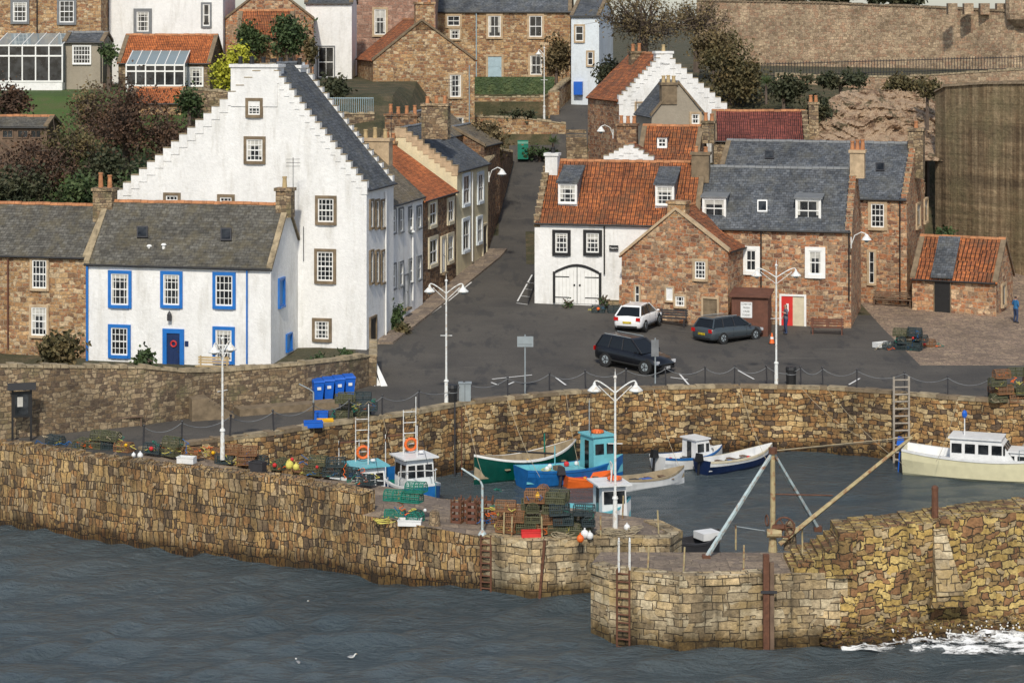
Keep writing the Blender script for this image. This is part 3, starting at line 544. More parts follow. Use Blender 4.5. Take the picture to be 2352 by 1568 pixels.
h=House('pink_stone_house',808,196,150,-80,-130,px2=1000,D=6,rot=0,wall='stone_pink',drop=6);h.win('f',860,22,886,80,2,2,sw=.2);h.done()
h=House('garden_outhouse',298,161,300,238,206,px2=416,D=4,rot=0,wall='stone_tan',roof='pantile_new',drop=3);h.done()
h=House('garden_shed',-30,150,360,292,270,px2=108,D=3,rot=-5,wall='old_wood',roof='slate_brown',drop=3)
for x in (5,40,70): h.win('f',x,298,x+26,318,2,1,fr='old_wood',sur=None,cur=False)
h.done()
# ---------------- ground
EDGE=[W(*q,0) for q in [(330,1035),(500,1012),(630,997),(720,981),(880,960),(962,948),(1068,928),(1165,917),(1300,904),(1500,893),(1700,889),(1900,893),(2050,903),(2200,917),(2352,925)]]
OUT=[(-600,200),(-60,118),(-23.3,99.1),(-15.6,94.5),(-9.86,92),(-5.8,89.5),(-1.15,87.5),(.76,86.6)]
XJ=EDGE[0].x
def ye(X):
    if X<XJ: return interp(X,OUT)
    return interp(X,[(q.x,q.y) for q in EDGE]+[(60,106),(600,60)])
def gm(X,Y):
    if X<xf(Y)-.4 and Y>116: return 'grass' if X<-20 and Y>140 or Y>205 else 'bank'
    if X>23 and Y>123: return 'cobbles' if Y<155 else 'bank'
    if Y>186:
        if 3.2<X<9 and Y<215: return 'asphalt'
        return 'bank'
    if Y>139.5 and X>interp(Y,[(139,2.),(160,1.2),(172,3),(190,7)]): return 'bank'
    return 'asphalt'
xs=[-1500,-600,-300,-150,-100]+[i*1. for i in range(-80,81)]+[100,150,300,600,1500]+[q.x for q in EDGE]+[XJ-.01,-60,-23.3,3.39,3.41]
xs=sorted(set(round(x,3) for x in xs)); ys=[60+i*5 for i in range(7)]+[95+i*1.2 for i in range(102)]+[187.01,186.99,225,240,270,300,400,700,1500,4000]
ys=sorted(ys)
mb=MB(); vs=[]
mats=['asphalt','grass','cobbles','bank']; fl={m:[] for m in mats}
for i,x in enumerate(xs):
    e=ye(x)
    for j,y in enumerate(ys):
        yy=max(y,e); vs.append((x,yy,terr(x,yy)))
n=len(ys)
for i in range(len(xs)-1):
    for j in range(n-1):
        a,b,c,d=i*n+j,(i+1)*n+j,(i+1)*n+j+1,i*n+j+1
        if vs[a][1]==vs[d][1] and vs[b][1]==vs[c][1]: continue
        f=[a,b,c,d]
        if vs[a][1]==vs[d][1]: f=[a,b,c]
        elif vs[b][1]==vs[c][1]: f=[a,b,d]
        cx=sum(vs[k][0] for k in f)/len(f);cy=sum(vs[k][1] for k in f)/len(f); fl[gm(cx,cy)].append(f)
mb.v=vs
for m in mats:
    k=mb.mi(m)
    for f in fl[m]: mb.f.append(f); mb.m.append(k)
mb.build('ground')
# sea: one sheet, finely rippled near the harbour, reaching the horizon
gx=np.concatenate([[-5000,-1000,-200,-90],np.arange(-62,62,.3),[90,200,1000,5000]]);gy=np.concatenate([[-400,0,40],np.arange(58,119,.2),[140,300,1000,5000]])
X_,Y_=np.meshgrid(gx,gy,indexing='ij');Z_=np.zeros_like(X_)
for _ in range(46):
    lam=math.exp(R(math.log(.9),math.log(5)));th=math.pi/2+R(-.9,.9)+.3;k=2*math.pi/lam;ph=R(0,6.28)
    Z_+=lam*.0072*np.sin(k*(X_*math.cos(th)+Y_*math.sin(th))+ph+.8*np.sin(X_*.13*R(.5,1.5)+ph)+.6*np.sin(Y_*.17+ph*2))
calm=np.where((Y_>92+0*X_)&(X_>-5),.4,1.);Z_*=calm
Z_[(np.abs(X_)>63)|(Y_<57)|(Y_>119)]=0;Z_-=3.4
nx_,ny_=X_.shape;I=np.arange(nx_*ny_).reshape(nx_,ny_);Fq=np.stack([I[:-1,:-1],I[1:,:-1],I[1:,1:],I[:-1,1:]],-1).reshape(-1,4)
me=bpy.data.meshes.new('sea_water');me.from_pydata(np.stack([X_,Y_,Z_],-1).reshape(-1,3).tolist(),[],Fq.tolist());me.materials.append(M['sea']);me.polygons.foreach_set('use_smooth',[True]*len(Fq));ob=bpy.data.objects.new('sea_water',me);bpy.context.collection.objects.link(ob)
# walls helper
def wall(name,pts,th,m,cap=None,side=1,bld=True,mb=None):
    mb=mb or MB()
    for (a,b) in zip(pts,pts[1:]):
        d=Vector((b[0]-a[0],b[1]-a[1]));d.normalize();nn=Vector((-d.y,d.x))*th*side
        lo=[(a[0],a[1],a[3]),(b[0],b[1],b[3]),(b[0]+nn.x,b[1]+nn.y,b[3]),(a[0]+nn.x,a[1]+nn.y,a[3])]
        hi=[(a[0],a[1],a[2]),(b[0],b[1],b[2]),(b[0]+nn.x,b[1]+nn.y,b[2]),(a[0]+nn.x,a[1]+nn.y,a[2])]
        mb.hexa(lo+hi,m)
        if cap:
            L=(Vector(b[:2])-Vector(a[:2])).length;k=max(1,int(L/.4))
            for i in range(k):
                t0=i/k+.003;t1=(i+1)/k-.003;g=lambda t,o,z:(a[0]+(b[0]-a[0])*t+nn.x*o,a[1]+(b[1]-a[1])*t+nn.y*o,a[2]+(b[2]-a[2])*t+z)
                hz=R(.05,.2);mb.hexa([g(t0,-.1,-.02),g(t1,-.1,-.02),g(t1,1.1,-.02),g(t0,1.1,-.02),g(t0,-.02,hz),g(t1,-.02,hz+R(-.03,.03)),g(t1,1.,hz),g(t0,1.,hz)],cap)
    if bld: return mb.build(name)
# inner harbour wall
pts=[(q.x,q.y,0,-4.2) for q in EDGE]+[(60,106,0,-4.2)]
mb=MB()
for a,b in zip(pts,pts[1:]):
    mb.poly([(a[0],a[1],-4.2),(b[0],b[1],-4.2),(b[0],b[1],.12),(a[0],a[1],.12)],'harbour_stone')
    d=Vector((b[0]-a[0],b[1]-a[1]));L=d.length;d.normalize();nn=Vector((-d.y,d.x));t=0
    while t<L-.02:
        w_=min(R(.45,1.1),L-t);mb.box(((a[0],a[1]),d,nn),t+.006,t+w_-.006,-.02+R(-.04,.02),.55,-.05,.13+R(-.04,.03),'lichen_cap' if random.random()<.6 else 'sandstone_dark');t+=w_
mb.build('harbour_wall')
# pier 1
def deckz(X): return interp(X,[(-17,.01),(-12,-.7),(-5,-.85),(-2,-1.2),(10,-1.2)])
mb=MB()
ol=[(-600,200),(-60,118),(-23.3,99.1),(-15.6,94.5),(-9.86,92.),(-6.2,89.75)]; zt=[.3,.3,.3,.26,.2,.05]
for (a,b,z0,z1) in zip(ol,ol[1:],zt,zt[1:]):
    d=Vector((b[0]-a[0],b[1]-a[1]));L=d.length;d.normalize();k=max(1,min(90,int(L/.38)));nn=Vector((-d.y,d.x))
    for i in range(k):
        t0=i/k;t1=(i+1)/k;z=z0+(z1-z0)*t0+R(-.07,.05)
        mb.box(((a[0],a[1]),d,nn),L*t0,L*t1,0,.95,-4.2,z,'pier_stone')
mb.build('pier_parapet')
mb=MB()
sea=[(-18,95.93),(-15.6,94.5),(-9.86,92),(-5.8,89.5),(-1.15,87.5),(.76,86.6),(3.1,87.1),(6.3,87.1),(6.9,88.4),(6.0,90.5),(2.3,92.9),(-3.1,94.0),(-7.5,96.4),(-14.6,99.6),(-16.9,99.6)]
sea=[(x,y+(.01 if i<4 else 0)) for i,(x,y) in enumerate(sea)]
nseg=len(sea)
for i in range(nseg):
    a=sea[i];b=sea[(i+1)%nseg];m='pier_end_stone' if 4<=i<=9 else 'pier_stone'
    mb.poly([(a[0],a[1],-4.2),(b[0],b[1],-4.2),(b[0],b[1],deckz(b[0])),(a[0],a[1],deckz(a[0]))],m)
cx=[-18,-15.6,-14.6,-12,-9.86,-7.5,-5.8,-5,-3.1,-1.15,.76,2.3,3.1,6,6.3,6.9]
lo_=sea[:9];hi_=sea[8:][::-1]
for a,b in zip(cx,cx[1:]):
    y0,y1=interp(a,lo_),interp(b,lo_);y2,y3=interp(b,hi_),interp(a,hi_)
    if b<=-16.9: y2=y3=99.6
    mb.poly([(a,y0,deckz(a)),(b,y1,deckz(b)),(b,y2,deckz(b)),(a,y3,deckz(a))],'deck_stone')
for i in range(4,9):
    a=Vector(sea[i]);b=Vector(sea[i+1]);d=b-a;L=d.length;d.normalize();nn=Vector((-d.y,d.x));k=max(1,int(L/.9))
    for j in range(k): mb.box((a,d,nn),L*j/k+.01,L*(j+1)/k-.01,-.04+R(-.03,.01),.6,deckz(a.x)-.25,deckz(a.x)+.04+R(0,.03),'pier_end_stone')
mb.build('stone_pier')
# pier 2
mb=MB()
def prism(mb,pl,z0,z1,ms,mt):
    n=len(pl)
    for i in range(n):
        a=pl[i];b=pl[(i+1)%n]
        mb.poly([(a[0],a[1],z0),(b[0],b[1],z0),(b[0],b[1],z1),(a[0],a[1],z1)],ms)
    mb.poly([(a[0],a[1],z1) for i,a in enumerate(pl)],mt)
prism(mb,[(2.95,81.5),(3.6,80.6),(6.1,79.5),(9.5,80),(12.4,80.4),(12.4,83.3),(3.4,83.4)],-4.2,-.8,'pier_end_stone','deck_stone')
for a,b in zip([(2.95,81.5),(3.6,80.6),(6.1,79.5)],[(3.6,80.6),(6.1,79.5),(9.5,80)]):
    a=Vector(a);b=Vector(b);d=b-a;L=d.length;d.normalize();nn=Vector((-d.y,d.x));k=max(1,int(L/.8))
    for j in range(k): mb.box((a,d,nn),L*j/k+.01,L*(j+1)/k-.01,-.05+R(-.03,.02),.6,-1.1,-.76+R(0,.04),'pier_end_stone')
for i in range(9):
    x=10.3+i*.25;mb.box(WF,x,x+.26,80.25+R(-.05,.05),82.6,-1.,-.6+i*.13+R(-.04,.04),'ochre_boulders')
def wy(x): return interp(x,[(9.5,80.0),(12,80.35),(19.3,82.0),(40,87)])
for i in range(70):
    x0=12.1+i*.33;z=interp(x0,[(12,.55),(19,1.05),(30,1.3)])+R(-.05,.05);y0=wy(x0);y1=wy(x0+.33)
    mb.hexa([(x0,y0-.3,-4.2),(x0+.33,y1-.3,-4.2),(x0+.33,y1+2.6,-4.2),(x0,y0+2.6,-4.2),(x0,y0+.22,z),(x0+.33,y1+.22,z),(x0+.33,y1+2.4,z),(x0,y0+2.4,z)],'ochre_boulders')
mb.poly([(9.5,80.02,-4.2),(12.15,80.15,-4.2),(12.15,80.42,-.78),(9.5,80.02,-.78)],'pier_end_stone')
q=P(2168,80.8);mb.hexa([(q.x-.35,80.35,-1.7),(q.x+.7,80.55,-1.7),(q.x+.7,82.3,-1.7),(q.x-.35,82.3,-1.7),(q.x-.3,81.2,.55),(q.x+.15,81.2,.55),(q.x+.15,82.3,.55),(q.x-.3,82.3,.55)],'pier_end_stone')
mb.hexa([(q.x-.6,80.2,-2.1),(q.x+.95,80.45,-2.1),(q.x+.95,82.3,-2.1),(q.x-.6,82.3,-2.1),(q.x-.45,80.45,-1.68),(q.x+.8,80.65,-1.68),(q.x+.8,82.3,-1.68),(q.x-.45,82.3,-1.68)],'ochre_boulders')
mb.tube((q.x-.1,82,.5),(q.x-.1,82,1.9),.14,'rust',.12,8);mb.ball((q.x-.1,82,1.92),.14,'rust')
mb.build('stone_breakwater')
# low stone apron at foot
mb=MB()
for i in range(520):
    x=R(11.5,36);yf=wy(x)-.25;t=R(0,1)**1.3;r=R(.14,.32)
    vs0=len(mb.v);mb.ball((x,yf-.55*t,-2.85-.6*t),r,'ochre_boulders',7,.55,R(1.,1.9),R(.8,1.2))
    for j in range(vs0,len(mb.v)):
        a=mb.v[j];mb.v[j]=(a[0]+R(-.05,.05),a[1]+R(-.05,.05),a[2]+R(-.05,.05))
mb.build('shore_boulders')
# breaking wave: low churned crest with foam
mb=MB();nxw,nyw=150,22;vs=[]
for i in range(nxw):
    for j in range(nyw):
        x=12.+i*.15;w=interp(x,[(12,.7),(15,1.8),(20,3.2),(34,4)]);t=j/(nyw-1);y=wy(x)-.5-w*t
        z=-3.33+.16*max(0,mn.noise(Vector((x*.9,y*.9,1))))+.25*max(0,mn.noise(Vector((x*2.2,y*2.2,4))))*(1-t)+.15*(1-t)*interp(x,[(12,.3),(18,1)])
        vs.append((x,y,z))
mb.add(vs,[(i*nyw+j,(i+1)*nyw+j,(i+1)*nyw+j+1,i*nyw+j+1) for i in range(nxw-1) for j in range(nyw-1)],'foam')
for _ in range(320):
    x=R(14,30);y=wy(x)-R(.3,1.6);mb.ball((x,y,-3.2+R(0,.4)),R(.02,.05),'gull_white',5)
mb.build('breaking_wave')
# garden wall
G=[W(-200,1020,0),W(0,1010,0),W(330,976,0),W(425,962,0),W(525,944,0),W(700,924,0),W(800,902,0),W(848,886,0)]
zz=[3.5,3.4,2.75,2.3,2.0,1.95,1.75,1.6]
wall('garden_wall',[(g.x,g.y,z,-.3) for g,z in zip(G,zz)],.5,'stone_grey','lichen_cap')
g2=W(848,886,0);wall('house_side_wall',[(g2.x,g2.y,1.6,-.3),(-7.9,121,1.8,-.3)],.4,'stone_grey','lichen_cap',-1)
mb=MB()
for i in range(6): mb.box(frame(W(440,958,0),20),-.2,1.9-.25*i,-1.1,.2,.18*i,.18*(i+1),'sandstone_dark')
mb.build('stone_steps')
mb=MB();mb.box(frame(W(535,948,0),25),0,5.2,-1.1,-.1,-.1,.35,'sandstone_dark');mb.build('stone_ledge')
# pavement
mb=MB();pp=[(-7.9,127),(-6.9,131.5),(-5.25,139.4),(-3.3,148.2),(-1.3,157)]
for a,b in zip(pp,pp[1:]):
    k=8
    for i in range(k):
        q0=Vector(a).lerp(Vector(b),i/k);q1=Vector(a).lerp(Vector(b),(i+1)/k);z0=terr(*q0)+.13;z1=terr(*q1)+.13
        mb.hexa([(q0.x-.6,q0.y,z0-.5),(q0.x+.95,q0.y,z0-.5),(q1.x+.95,q1.y,z1-.5),(q1.x-.6,q1.y,z1-.5),(q0.x-.6,q0.y,z0),(q0.x+.95,q0.y,z0),(q1.x+.95,q1.y,z1),(q1.x-.6,q1.y,z1)],'deck_stone')
mb.build('pavement')
# road markings
mb=MB()
def line(a,b,w=.12):
    A=gh(*a);B=gh(*b);d=(B-A);L=d.length;k=max(1,int(L/.6));nn=Vector((-d.y,d.x,0)).normalized()*w/2
    for i in range(k):
        if random.random()<.1: continue
        p=A.lerp(B,i/k);q=A.lerp(B,(i+1)/k);vs=[]
        for r in (p-nn,q-nn,q+nn,p+nn): vs.append((r.x,r.y,terr(r.x,r.y)+.015))
        mb.poly(vs,'white_paint')
for l in [((990,722),(1083,650)),((1045,652),(1083,650)),((1186,697),(1222,632)),((1186,697),(1212,700)),((1195,680),(1217,682)),((1203,665),(1222,667)),((1210,650),(1230,652)),((1130,872),(1222,862)),((1275,868),(1308,890)),((1128,880),(1160,890)),((1695,852),(1732,872)),((1150,890),(1195,872)),((1540,868),(1580,872)),((1560,860),(1590,892)),((1950,885),(1975,870))]: line(*l,w=.10)
mb.build('road_markings')
# right background
def lw(name,pts,th,m,cap=None,side=1): return wall(name,[(P(x,Y).x,Y,zat(yt,Y),zat(yb,Y)) for x,Y,yt,yb in pts],th,m,cap,side)
lw('concrete_retaining_wall',[(2148,158,212,700),(2172,156.6,199,700),(2260,153.5,193,740),(2500,147,190,760)],1.5,'retaining_concrete','sandstone_dark')
lw('castle_wall',[(1600,222,2,200),(1900,212,8,200),(2150,205,18,200),(2330,199,28,190),(2420,200,30,190)],1.2,'stone_castle','sandstone_dark')
mb=MB()
for x in (2178,2215,2252,2290,2330):
    Y=200.5;q=P(x,Y);mb.box((q,Vector((1,-.03)),Vector((.03,1))),0,.85,0,1,zat(34,Y),zat(8 if x<2300 else 0,Y),'stone_castle')
q=P(2342,199);
for r0,r1,y0,y1 in ((.5,1.2,62,45),(1.2,1.3,45,30),(1.3,1.3,30,-15)): mb.tube((q.x,q.y,zat(y0,199)),(q.x,q.y,zat(y1,199)),r0,'stone_castle',r1,14)
mb.build('castle_turret')
lw('bank_wall',[(1780,185,172,260),(2060,180,178,260),(2352,172,160,260),(2450,170,158,260)],.6,'stone_castle','lichen_cap')
mb=MB();
for i in range(95):
    t=i/94;px=1750+t*640;Y=186-12*t;yb=178-18*t;q=P(px,Y);mb.tube(V3(q,zat(yb+4,Y)),V3(q,zat(yb-34,Y)),.025,'dark_metal',n=4)
for dy in (-4,-30): mb.tube(V3(P(1750,186),zat(178+dy,186)),V3(P(2390,174),zat(160+dy,174)),.03,'dark_metal',n=4)
mb.build('iron_railing')
# rock outcrop : broken dipping ledges
mb=MB();nx,nz=120,50;vs=[]
for j in range(nz):
    for i in range(nx):
        a=i/(nx-1);b=j/(nz-1);px=1850+a*330;topy=interp(a,[(0,262),(.12,232),(.3,208),(.5,205),(.75,212),(.9,232),(1,262)])+R(-2,2);py=370-b*(370-topy)
        Y0=157+9*b;x=(px-CX)*Y0/K;z=zat(py,Y0);sd=z*.9+x*.4+2.5*mn.noise(Vector((x*.25,7,z*.3)))
        blk=mn.noise(Vector((math.floor(x*.8+mn.noise(Vector((x,z,0)))),math.floor(sd*1.4),2.)));led=sd*1.2%1.
        Y=Y0+.35*led+1.1*blk+1.8*mn.noise(Vector((x*.35,3,z*.5)))+.7*mn.noise(Vector((x*1.4,9,z*1.8)))+.25*mn.noise(Vector((x*4,9,z*5)))
        vs.append((x,Y,z))
mb.add(vs,[(j*nx+i,j*nx+i+1,(j+1)*nx+i+1,(j+1)*nx+i) for j in range(nz-1) for i in range(nx-1)],'rock');mb.build('rock_outcrop')
# walls by upper street
lw('lane_wall',[(1122,157,372,640),(1150,168,345,560),(1178,184,350,420)],.5,'stone_brown','lichen_cap')
lw('terrace_wall',[(1080,187,268,400),(1200,187,272,400),(1300,187,285,400)],.6,'stone_tan','lichen_cap')
lw('upper_garden_wall',[(1080,199,224,300),(1250,199,224,290),(1272,195,212,290),(1312,203,180,260)],.5,'stone_tan','lichen_cap')
lw('lower_yard_wall',[(430,158,205,330),(560,156,215,330),(730,158,262,360),(860,160,262,360)],.5,'stone_grey','lichen_cap')
mb=MB();Fs=(P(1302,184),Vector((1,0)),Vector((0,1)))
for i in range(12): mb.box(Fs,0,1.75,i*.32,(i+1)*.32+.02,zat(365,184)-.5,zat(365,184)+(i+1)*.19,'stone_grey')
mb.build('stone_stairway')
mb=MB()
for i in range(26):
    x=737+i*4.8;q=P(x,160);mb.tube(V3(q,zat(264,160)),V3(q,zat(224,160)),.02,'pale_door',n=4)
for y in (226,262): mb.tube(V3(P(737,160),zat(y,160)),V3(P(858,160),zat(y,160)),.03,'pale_door',n=4)
mb.build('balcony_railing')
# ---------------- vegetation
def foliage(name,px,py,rx,ry,Y,m,n=2600,leaf=.17,cl_=26,rd=None,trunk=True,sub=.26,trk=.12):
    c=np.array([(px-CX)*Y/K,Y,zat(py,Y)]);rad=np.array([rx*Y/K,rd or rx*Y/K*.7,ry*Y/K])
    d=np.random.normal(size=(cl_,3));d/=np.linalg.norm(d,axis=1)[:,None];cc=d*(np.random.rand(cl_,1)**.4)*.85
    cc=cc*rad;k=np.random.randint(0,cl_,n);sg=rad.min()*sub+.12
    p=c+cc[k]+np.random.normal(size=(n,3))*sg*np.random.uniform(.6,1.2,(cl_,1))[k]
    a=np.random.normal(size=(n,3));a/=np.linalg.norm(a,axis=1)[:,None];b=np.cross(a,np.random.normal(size=(n,3)));b/=np.linalg.norm(b,axis=1)[:,None]
    s=np.random.uniform(.5,1.2,(n,1))*leaf;q=np.stack([p-a*s,p-b*s*.6,p+a*s,p+b*s*.6],1).reshape(-1,3)
    mb=MB();z0=min(c[2]-rad[2],terr(c[0],Y))if trunk else c[2]
    if trunk:
        mb.tube((c[0],Y,z0-.3),tuple(c-np.array([0,0,rad[2]*.3])),trk*1.5,'bark',trk)
        for i in range(0,cl_,2 if trk<.2 else 1):
            s0=c-np.array([0,0,rad[2]*.35]);mid=s0*.5+(c+cc[i])*.5+np.random.normal(size=3)*.2;mb.tube(tuple(s0),tuple(mid),trk*.5,'bark',trk*.3,4);mb.tube(tuple(mid),tuple(c+cc[i]),trk*.3,'bark',.02,4)
            if trk>.19:
                for _ in range(5): e=c+cc[i]*1.08+np.random.normal(size=3)*.6;mb.tube(tuple(mid*.3+(c+cc[i])*.7),tuple(e),.03,'bark',.01,3)
    base_=len(mb.v);mb.v+=[tuple(x) for x in q];ki=mb.mi(m)
    for i in range(n): mb.f.append([base_+4*i+j for j in range(4)]);mb.m.append(ki)
    mb.build(name)
fo=foliage
for a in [('autumn_shrub',290,290,125,95,148,'leaf_red',6000,.13,44,None,True,.22,.22),('autumn_shrub',210,260,70,65,151,'leaf_brown',2200,.13,26,None,True,.22,.2),('autumn_shrub',400,330,75,90,147,'leaf_red',3300,.13,30,None,True,.22,.2),('autumn_shrub',90,375,110,65,141,'leaf_red',3300,.14,34,None,True,.24,.2),
 ('shrub',40,440,90,45,138,'leaf_dark',3000),('shrub',260,405,90,45,142,'leaf_dark',2600),('autumn_shrub',170,340,70,50,143,'leaf_olive',1800,.14,26,None,True,.22,.2),('shrub',190,445,60,35,139,'leaf_green',1500),('shrub',25,235,45,40,156,'leaf_red',1500),('shrub',435,235,25,40,156,'leaf_green',1200),('shrub',250,125,15,30,168,'leaf_green',500),('shrub',330,430,60,30,140,'leaf_green',1500),
 ('ivy',580,90,32,38,173,'leaf_green',1800),('ivy',660,85,45,45,172,'leaf_green',2600),('shrub',515,175,28,35,165,'leaf_yellow',1500),('shrub',545,130,28,22,168,'leaf_yellow',1000),('shrub',712,120,14,35,168,'leaf_olive',700),('shrub',765,205,40,22,165,'leaf_dark',1100),
 ('shrub',1278,130,30,42,203,'leaf_brown',1800),('shrub',1115,320,48,45,165,'leaf_brown',2600),('shrub',1190,265,60,10,188,'leaf_dark',900),('shrub',1240,350,45,8,185,'leaf_green',600),('shrub',1680,170,85,80,176,'leaf_olive',6000),('shrub',1640,110,60,40,185,'leaf_brown',2500),('shrub',1800,205,55,30,172,'leaf_dark',2200),('shrub',1400,170,35,35,190,'leaf_dark',1500),
 ('shrub',905,735,18,35,131,'leaf_green',900),('shrub',925,765,14,22,130,'leaf_olive',500),('shrub',130,800,55,25,118,'leaf_olive',2000),('shrub',330,825,18,12,119,'leaf_green',500),('shrub',795,820,12,14,117,'leaf_green',450),('shrub',735,828,20,8,116,'leaf_green',300),
 ('shrub',1930,185,90,14,172,'leaf_dark',2400),('shrub',2080,192,70,12,168,'leaf_olive',1500),('shrub',2130,205,35,14,162,'leaf_olive',900),('shrub',1880,250,30,40,163,'leaf_dark',1200),('shrub',2170,540,20,12,150,'leaf_green',400),('planter',1305,698,5,6,138,'leaf_green',140,.1),('planter',1384,692,5,8,137.5,'leaf_green',140,.1)]: fo(*a)
fo('autumn_tree',1480,45,140,75,185,'leaf_brown',3600,.13,80,4.,True,.15,.28);fo('autumn_tree',1600,45,90,50,192,'leaf_brown',1800,.13,50,3.,True,.17,.22)
for x in (1780,1900,2060): fo('distant_tree',x,-8,90,18,235,'leaf_dark',2500,.35,20,4.,True)
# hedge
mb=MB();A=P(1092,200);B=P(1272,199)
mb.box(WF,A.x+.1,B.x-.1,199.6,200.8,zat(224,200),zat(184,200),'leaf_dark')
n=5000
for i in range(n):
    x=R(A.x,B.x);f=random.random()<.75;y=199.5+R(-.05,.08) if f else R(199.5,200.9);z=R(zat(224,200),zat(181,200)) if f else zat(181,200)+R(-.05,.06);s=.1
    mb.poly([(x-s,y+R(-.08,.08),z-s),(x+s,y+R(-.08,.08),z-s*R(.3,1)),(x+s,y,z+s),(x-s,y,z+s)],'leaf_green')
mb.build('clipped_hedge')
for px,py,Y in ((1270,320,184),(1760,185,170)):
    mb=MB();q=P(px,Y);z=zat(py+8,Y);mb.tube(V3(q,z-1.6),V3(q,z),.1,'bark')
    for i in range(60):
        a=R(0,6.28);e=R(-.2,1.2);L=R(.6,.95);d=Vector((math.cos(a)*math.cos(e),math.sin(a)*math.cos(e),math.sin(e)));p=V3(q,z);mb.add([p,p+d*L*.5+Vector((.04,0,.05)),p+d*L,p+d*L*.5+Vector((-.04,0,.05))],[(0,1,2,3)],'leaf_green')
    mb.build('cabbage_palm')
# ---------------- street furniture
def lamp(name,px,pyb,pyt,z=None,arms=(-1,1),span=.85,yaw=0,p=None):
    p=p or (W(px,pyb,z) if z is not None else gh(px,pyb)); H=zat(pyt,p.y)-p.z;mb=MB();w='metal_white';X=lambda a,b:p+Vector((a*math.cos(yaw),a*math.sin(yaw),b))
    mb.tube(X(0,-.1),X(0,1.2),.11,w,.09,10);mb.tube(X(0,1.2),X(0,1.3),.13,w,.1,10);mb.tube(X(0,1.3),X(0,H-.1),.055,w,.04,8);mb.tube(X(0,H-.1),X(0,H+.25),.03,w,.005,6);mb.ball(X(0,H-.1),.08,w)
    mb.tube(X(-.3,H*.55),X(.3,H*.55),.02,w)
    for s in arms:
        pts=[X(s*span*math.sin(t)*1.0,H-.75+.5*math.sin(t*1.35)) for t in [i*math.pi/2/6 for i in range(7)]];mb.path(pts,.03,w,6)
        mb.path([X(0,H-1.1),X(s*span*.5,H-.7),X(s*span*.8,H-.45)],.018,w,5)
        e=pts[-1];mb.tube(e,e-Vector((0,0,.12)),.05,w,.08,8);mb.tube(e-Vector((0,0,.12)),e-Vector((0,0,.32)),.09,w,.29,12);mb.tube(e-Vector((0,0,.32)),e-Vector((0,0,.36)),.29,w,.27,12);mb.ball(e-Vector((0,0,.38)),.14,'conservatory_glass',8,.7)
    mb.build(name,smooth=False)
lamp('street_lamp',1025,930,640,0);lamp('street_lamp',1783,886,605,0,span=1.05);lamp('street_lamp',1413,1212,860,-1.2,span=.85);lamp('street_lamp',511,1050,772,-.2,span=.5,yaw=.9)
lamp('street_lamp',1250,277,108,zat(277,190),(-1,),.5,p=V3(P(1250,190),zat(277,190)))
def wlamp(px,py,Y,s):
    q=V3(P(px,Y),zat(py,Y));mb=MB();w='metal_white';e=q+Vector((s*.9,-.3,.3));mb.path([q-Vector((0,0,.4)),q+Vector((s*.2,-.1,.2)),q+Vector((s*.6,-.2,.42)),e],.03,w,6);mb.tube(e,e-Vector((0,0,.35)),.07,w,.32,12);mb.ball(e-Vector((0,0,.38)),.15,'conservatory_glass');mb.tube(q-Vector((0,0,.6)),q+Vector((0,0,.1)),.04,w);mb.build('wall_lamp')
wlamp(1123,398,150,1);wlamp(1408,300,160,-1);wlamp(1955,548,134.5,1);wlamp(910,530,136,1);wlamp(1410,590,139,-.3)
# chain fence
posts=[(329,1033),(417,1023),(528,1009),(629,996),(720,980),(800,970),(878,960),(962,947),(1067,927),(1166,916),(1262,905),(1345,899),(1437,895),(1530,892),(1620,890),(1687,888),(1762,888),(1840,890),(1890,892),(1968,897),(2078,904),(2177,914),(2270,920),(2360,925)]
mb=MB();pv=[]
for x,y in posts:
    q=W(x,y-3,0);l=Vector((R(-.05,.05),R(-.05,.05),1.05));mb.tube(q,q+l,.04,'dark_metal',n=6);mb.ball(q+l,.065,'dark_metal',6);pv.append(q)
for a,b in zip(pv,pv[1:]): mb.path([a.lerp(b,t/8)+Vector((0,0,.98-.33*(1-(t/4-1)**2))) for t in range(9)],.018,'lead',4)
mb.build('chain_fence')
# signs
def sign(px,pyb,pyt,x0,x1,y0,y1,name='traffic_sign',m='grey_metal'):
    q=gh(px,pyb);Y=q.y;mb=MB();mb.tube(q,V3(q.xy,zat(pyt,Y)),.04,'grey_metal',n=8);A=P(x0,Y-.06);B=P(x1,Y-.06);mb.box(WF,A.x,B.x,Y-.07,Y-.04,zat(y1,Y),zat(y0,Y),m);mb.box(WF,A.x+.05,B.x-.05,Y-.078,Y-.07,zat(y1,Y)+.12,zat(y1,Y)+.15,'lead');mb.build(name)
sign(1206,905,768,1188,1225,772,796);sign(1505,882,776,1496,1513,780,818,m='lead')
def bin_(px,py):
    q=gh(px,py);mb=MB();mb.tube(q,q+Vector((0,0,.85)),.26,'black_paint',.28,14);mb.tube(q+Vector((0,0,.85)),q+Vector((0,0,1.0)),.31,'black_paint',.27,14);mb.tube(q+Vector((0,0,.6)),q+Vector((0,0,.64)),.285,'lead',.285,14);mb.build('litter_bin')
bin_(1038,930);bin_(1817,886)
q=gh(1068,925);mb=MB();mb.box(WF,q.x-.3,q.x+.3,q.y-.2,q.y+.2,q.z-.1,q.z+1.,'grey_metal');mb.box(WF,q.x-.34,q.x+.34,q.y-.24,q.y+.24,q.z+1.,q.z+1.05,'grey_metal');mb.box(WF,q.x-.01,q.x+.01,q.y-.205,q.y-.2,q.z,q.z+.95,'dark_metal');mb.build('utility_cabinet')
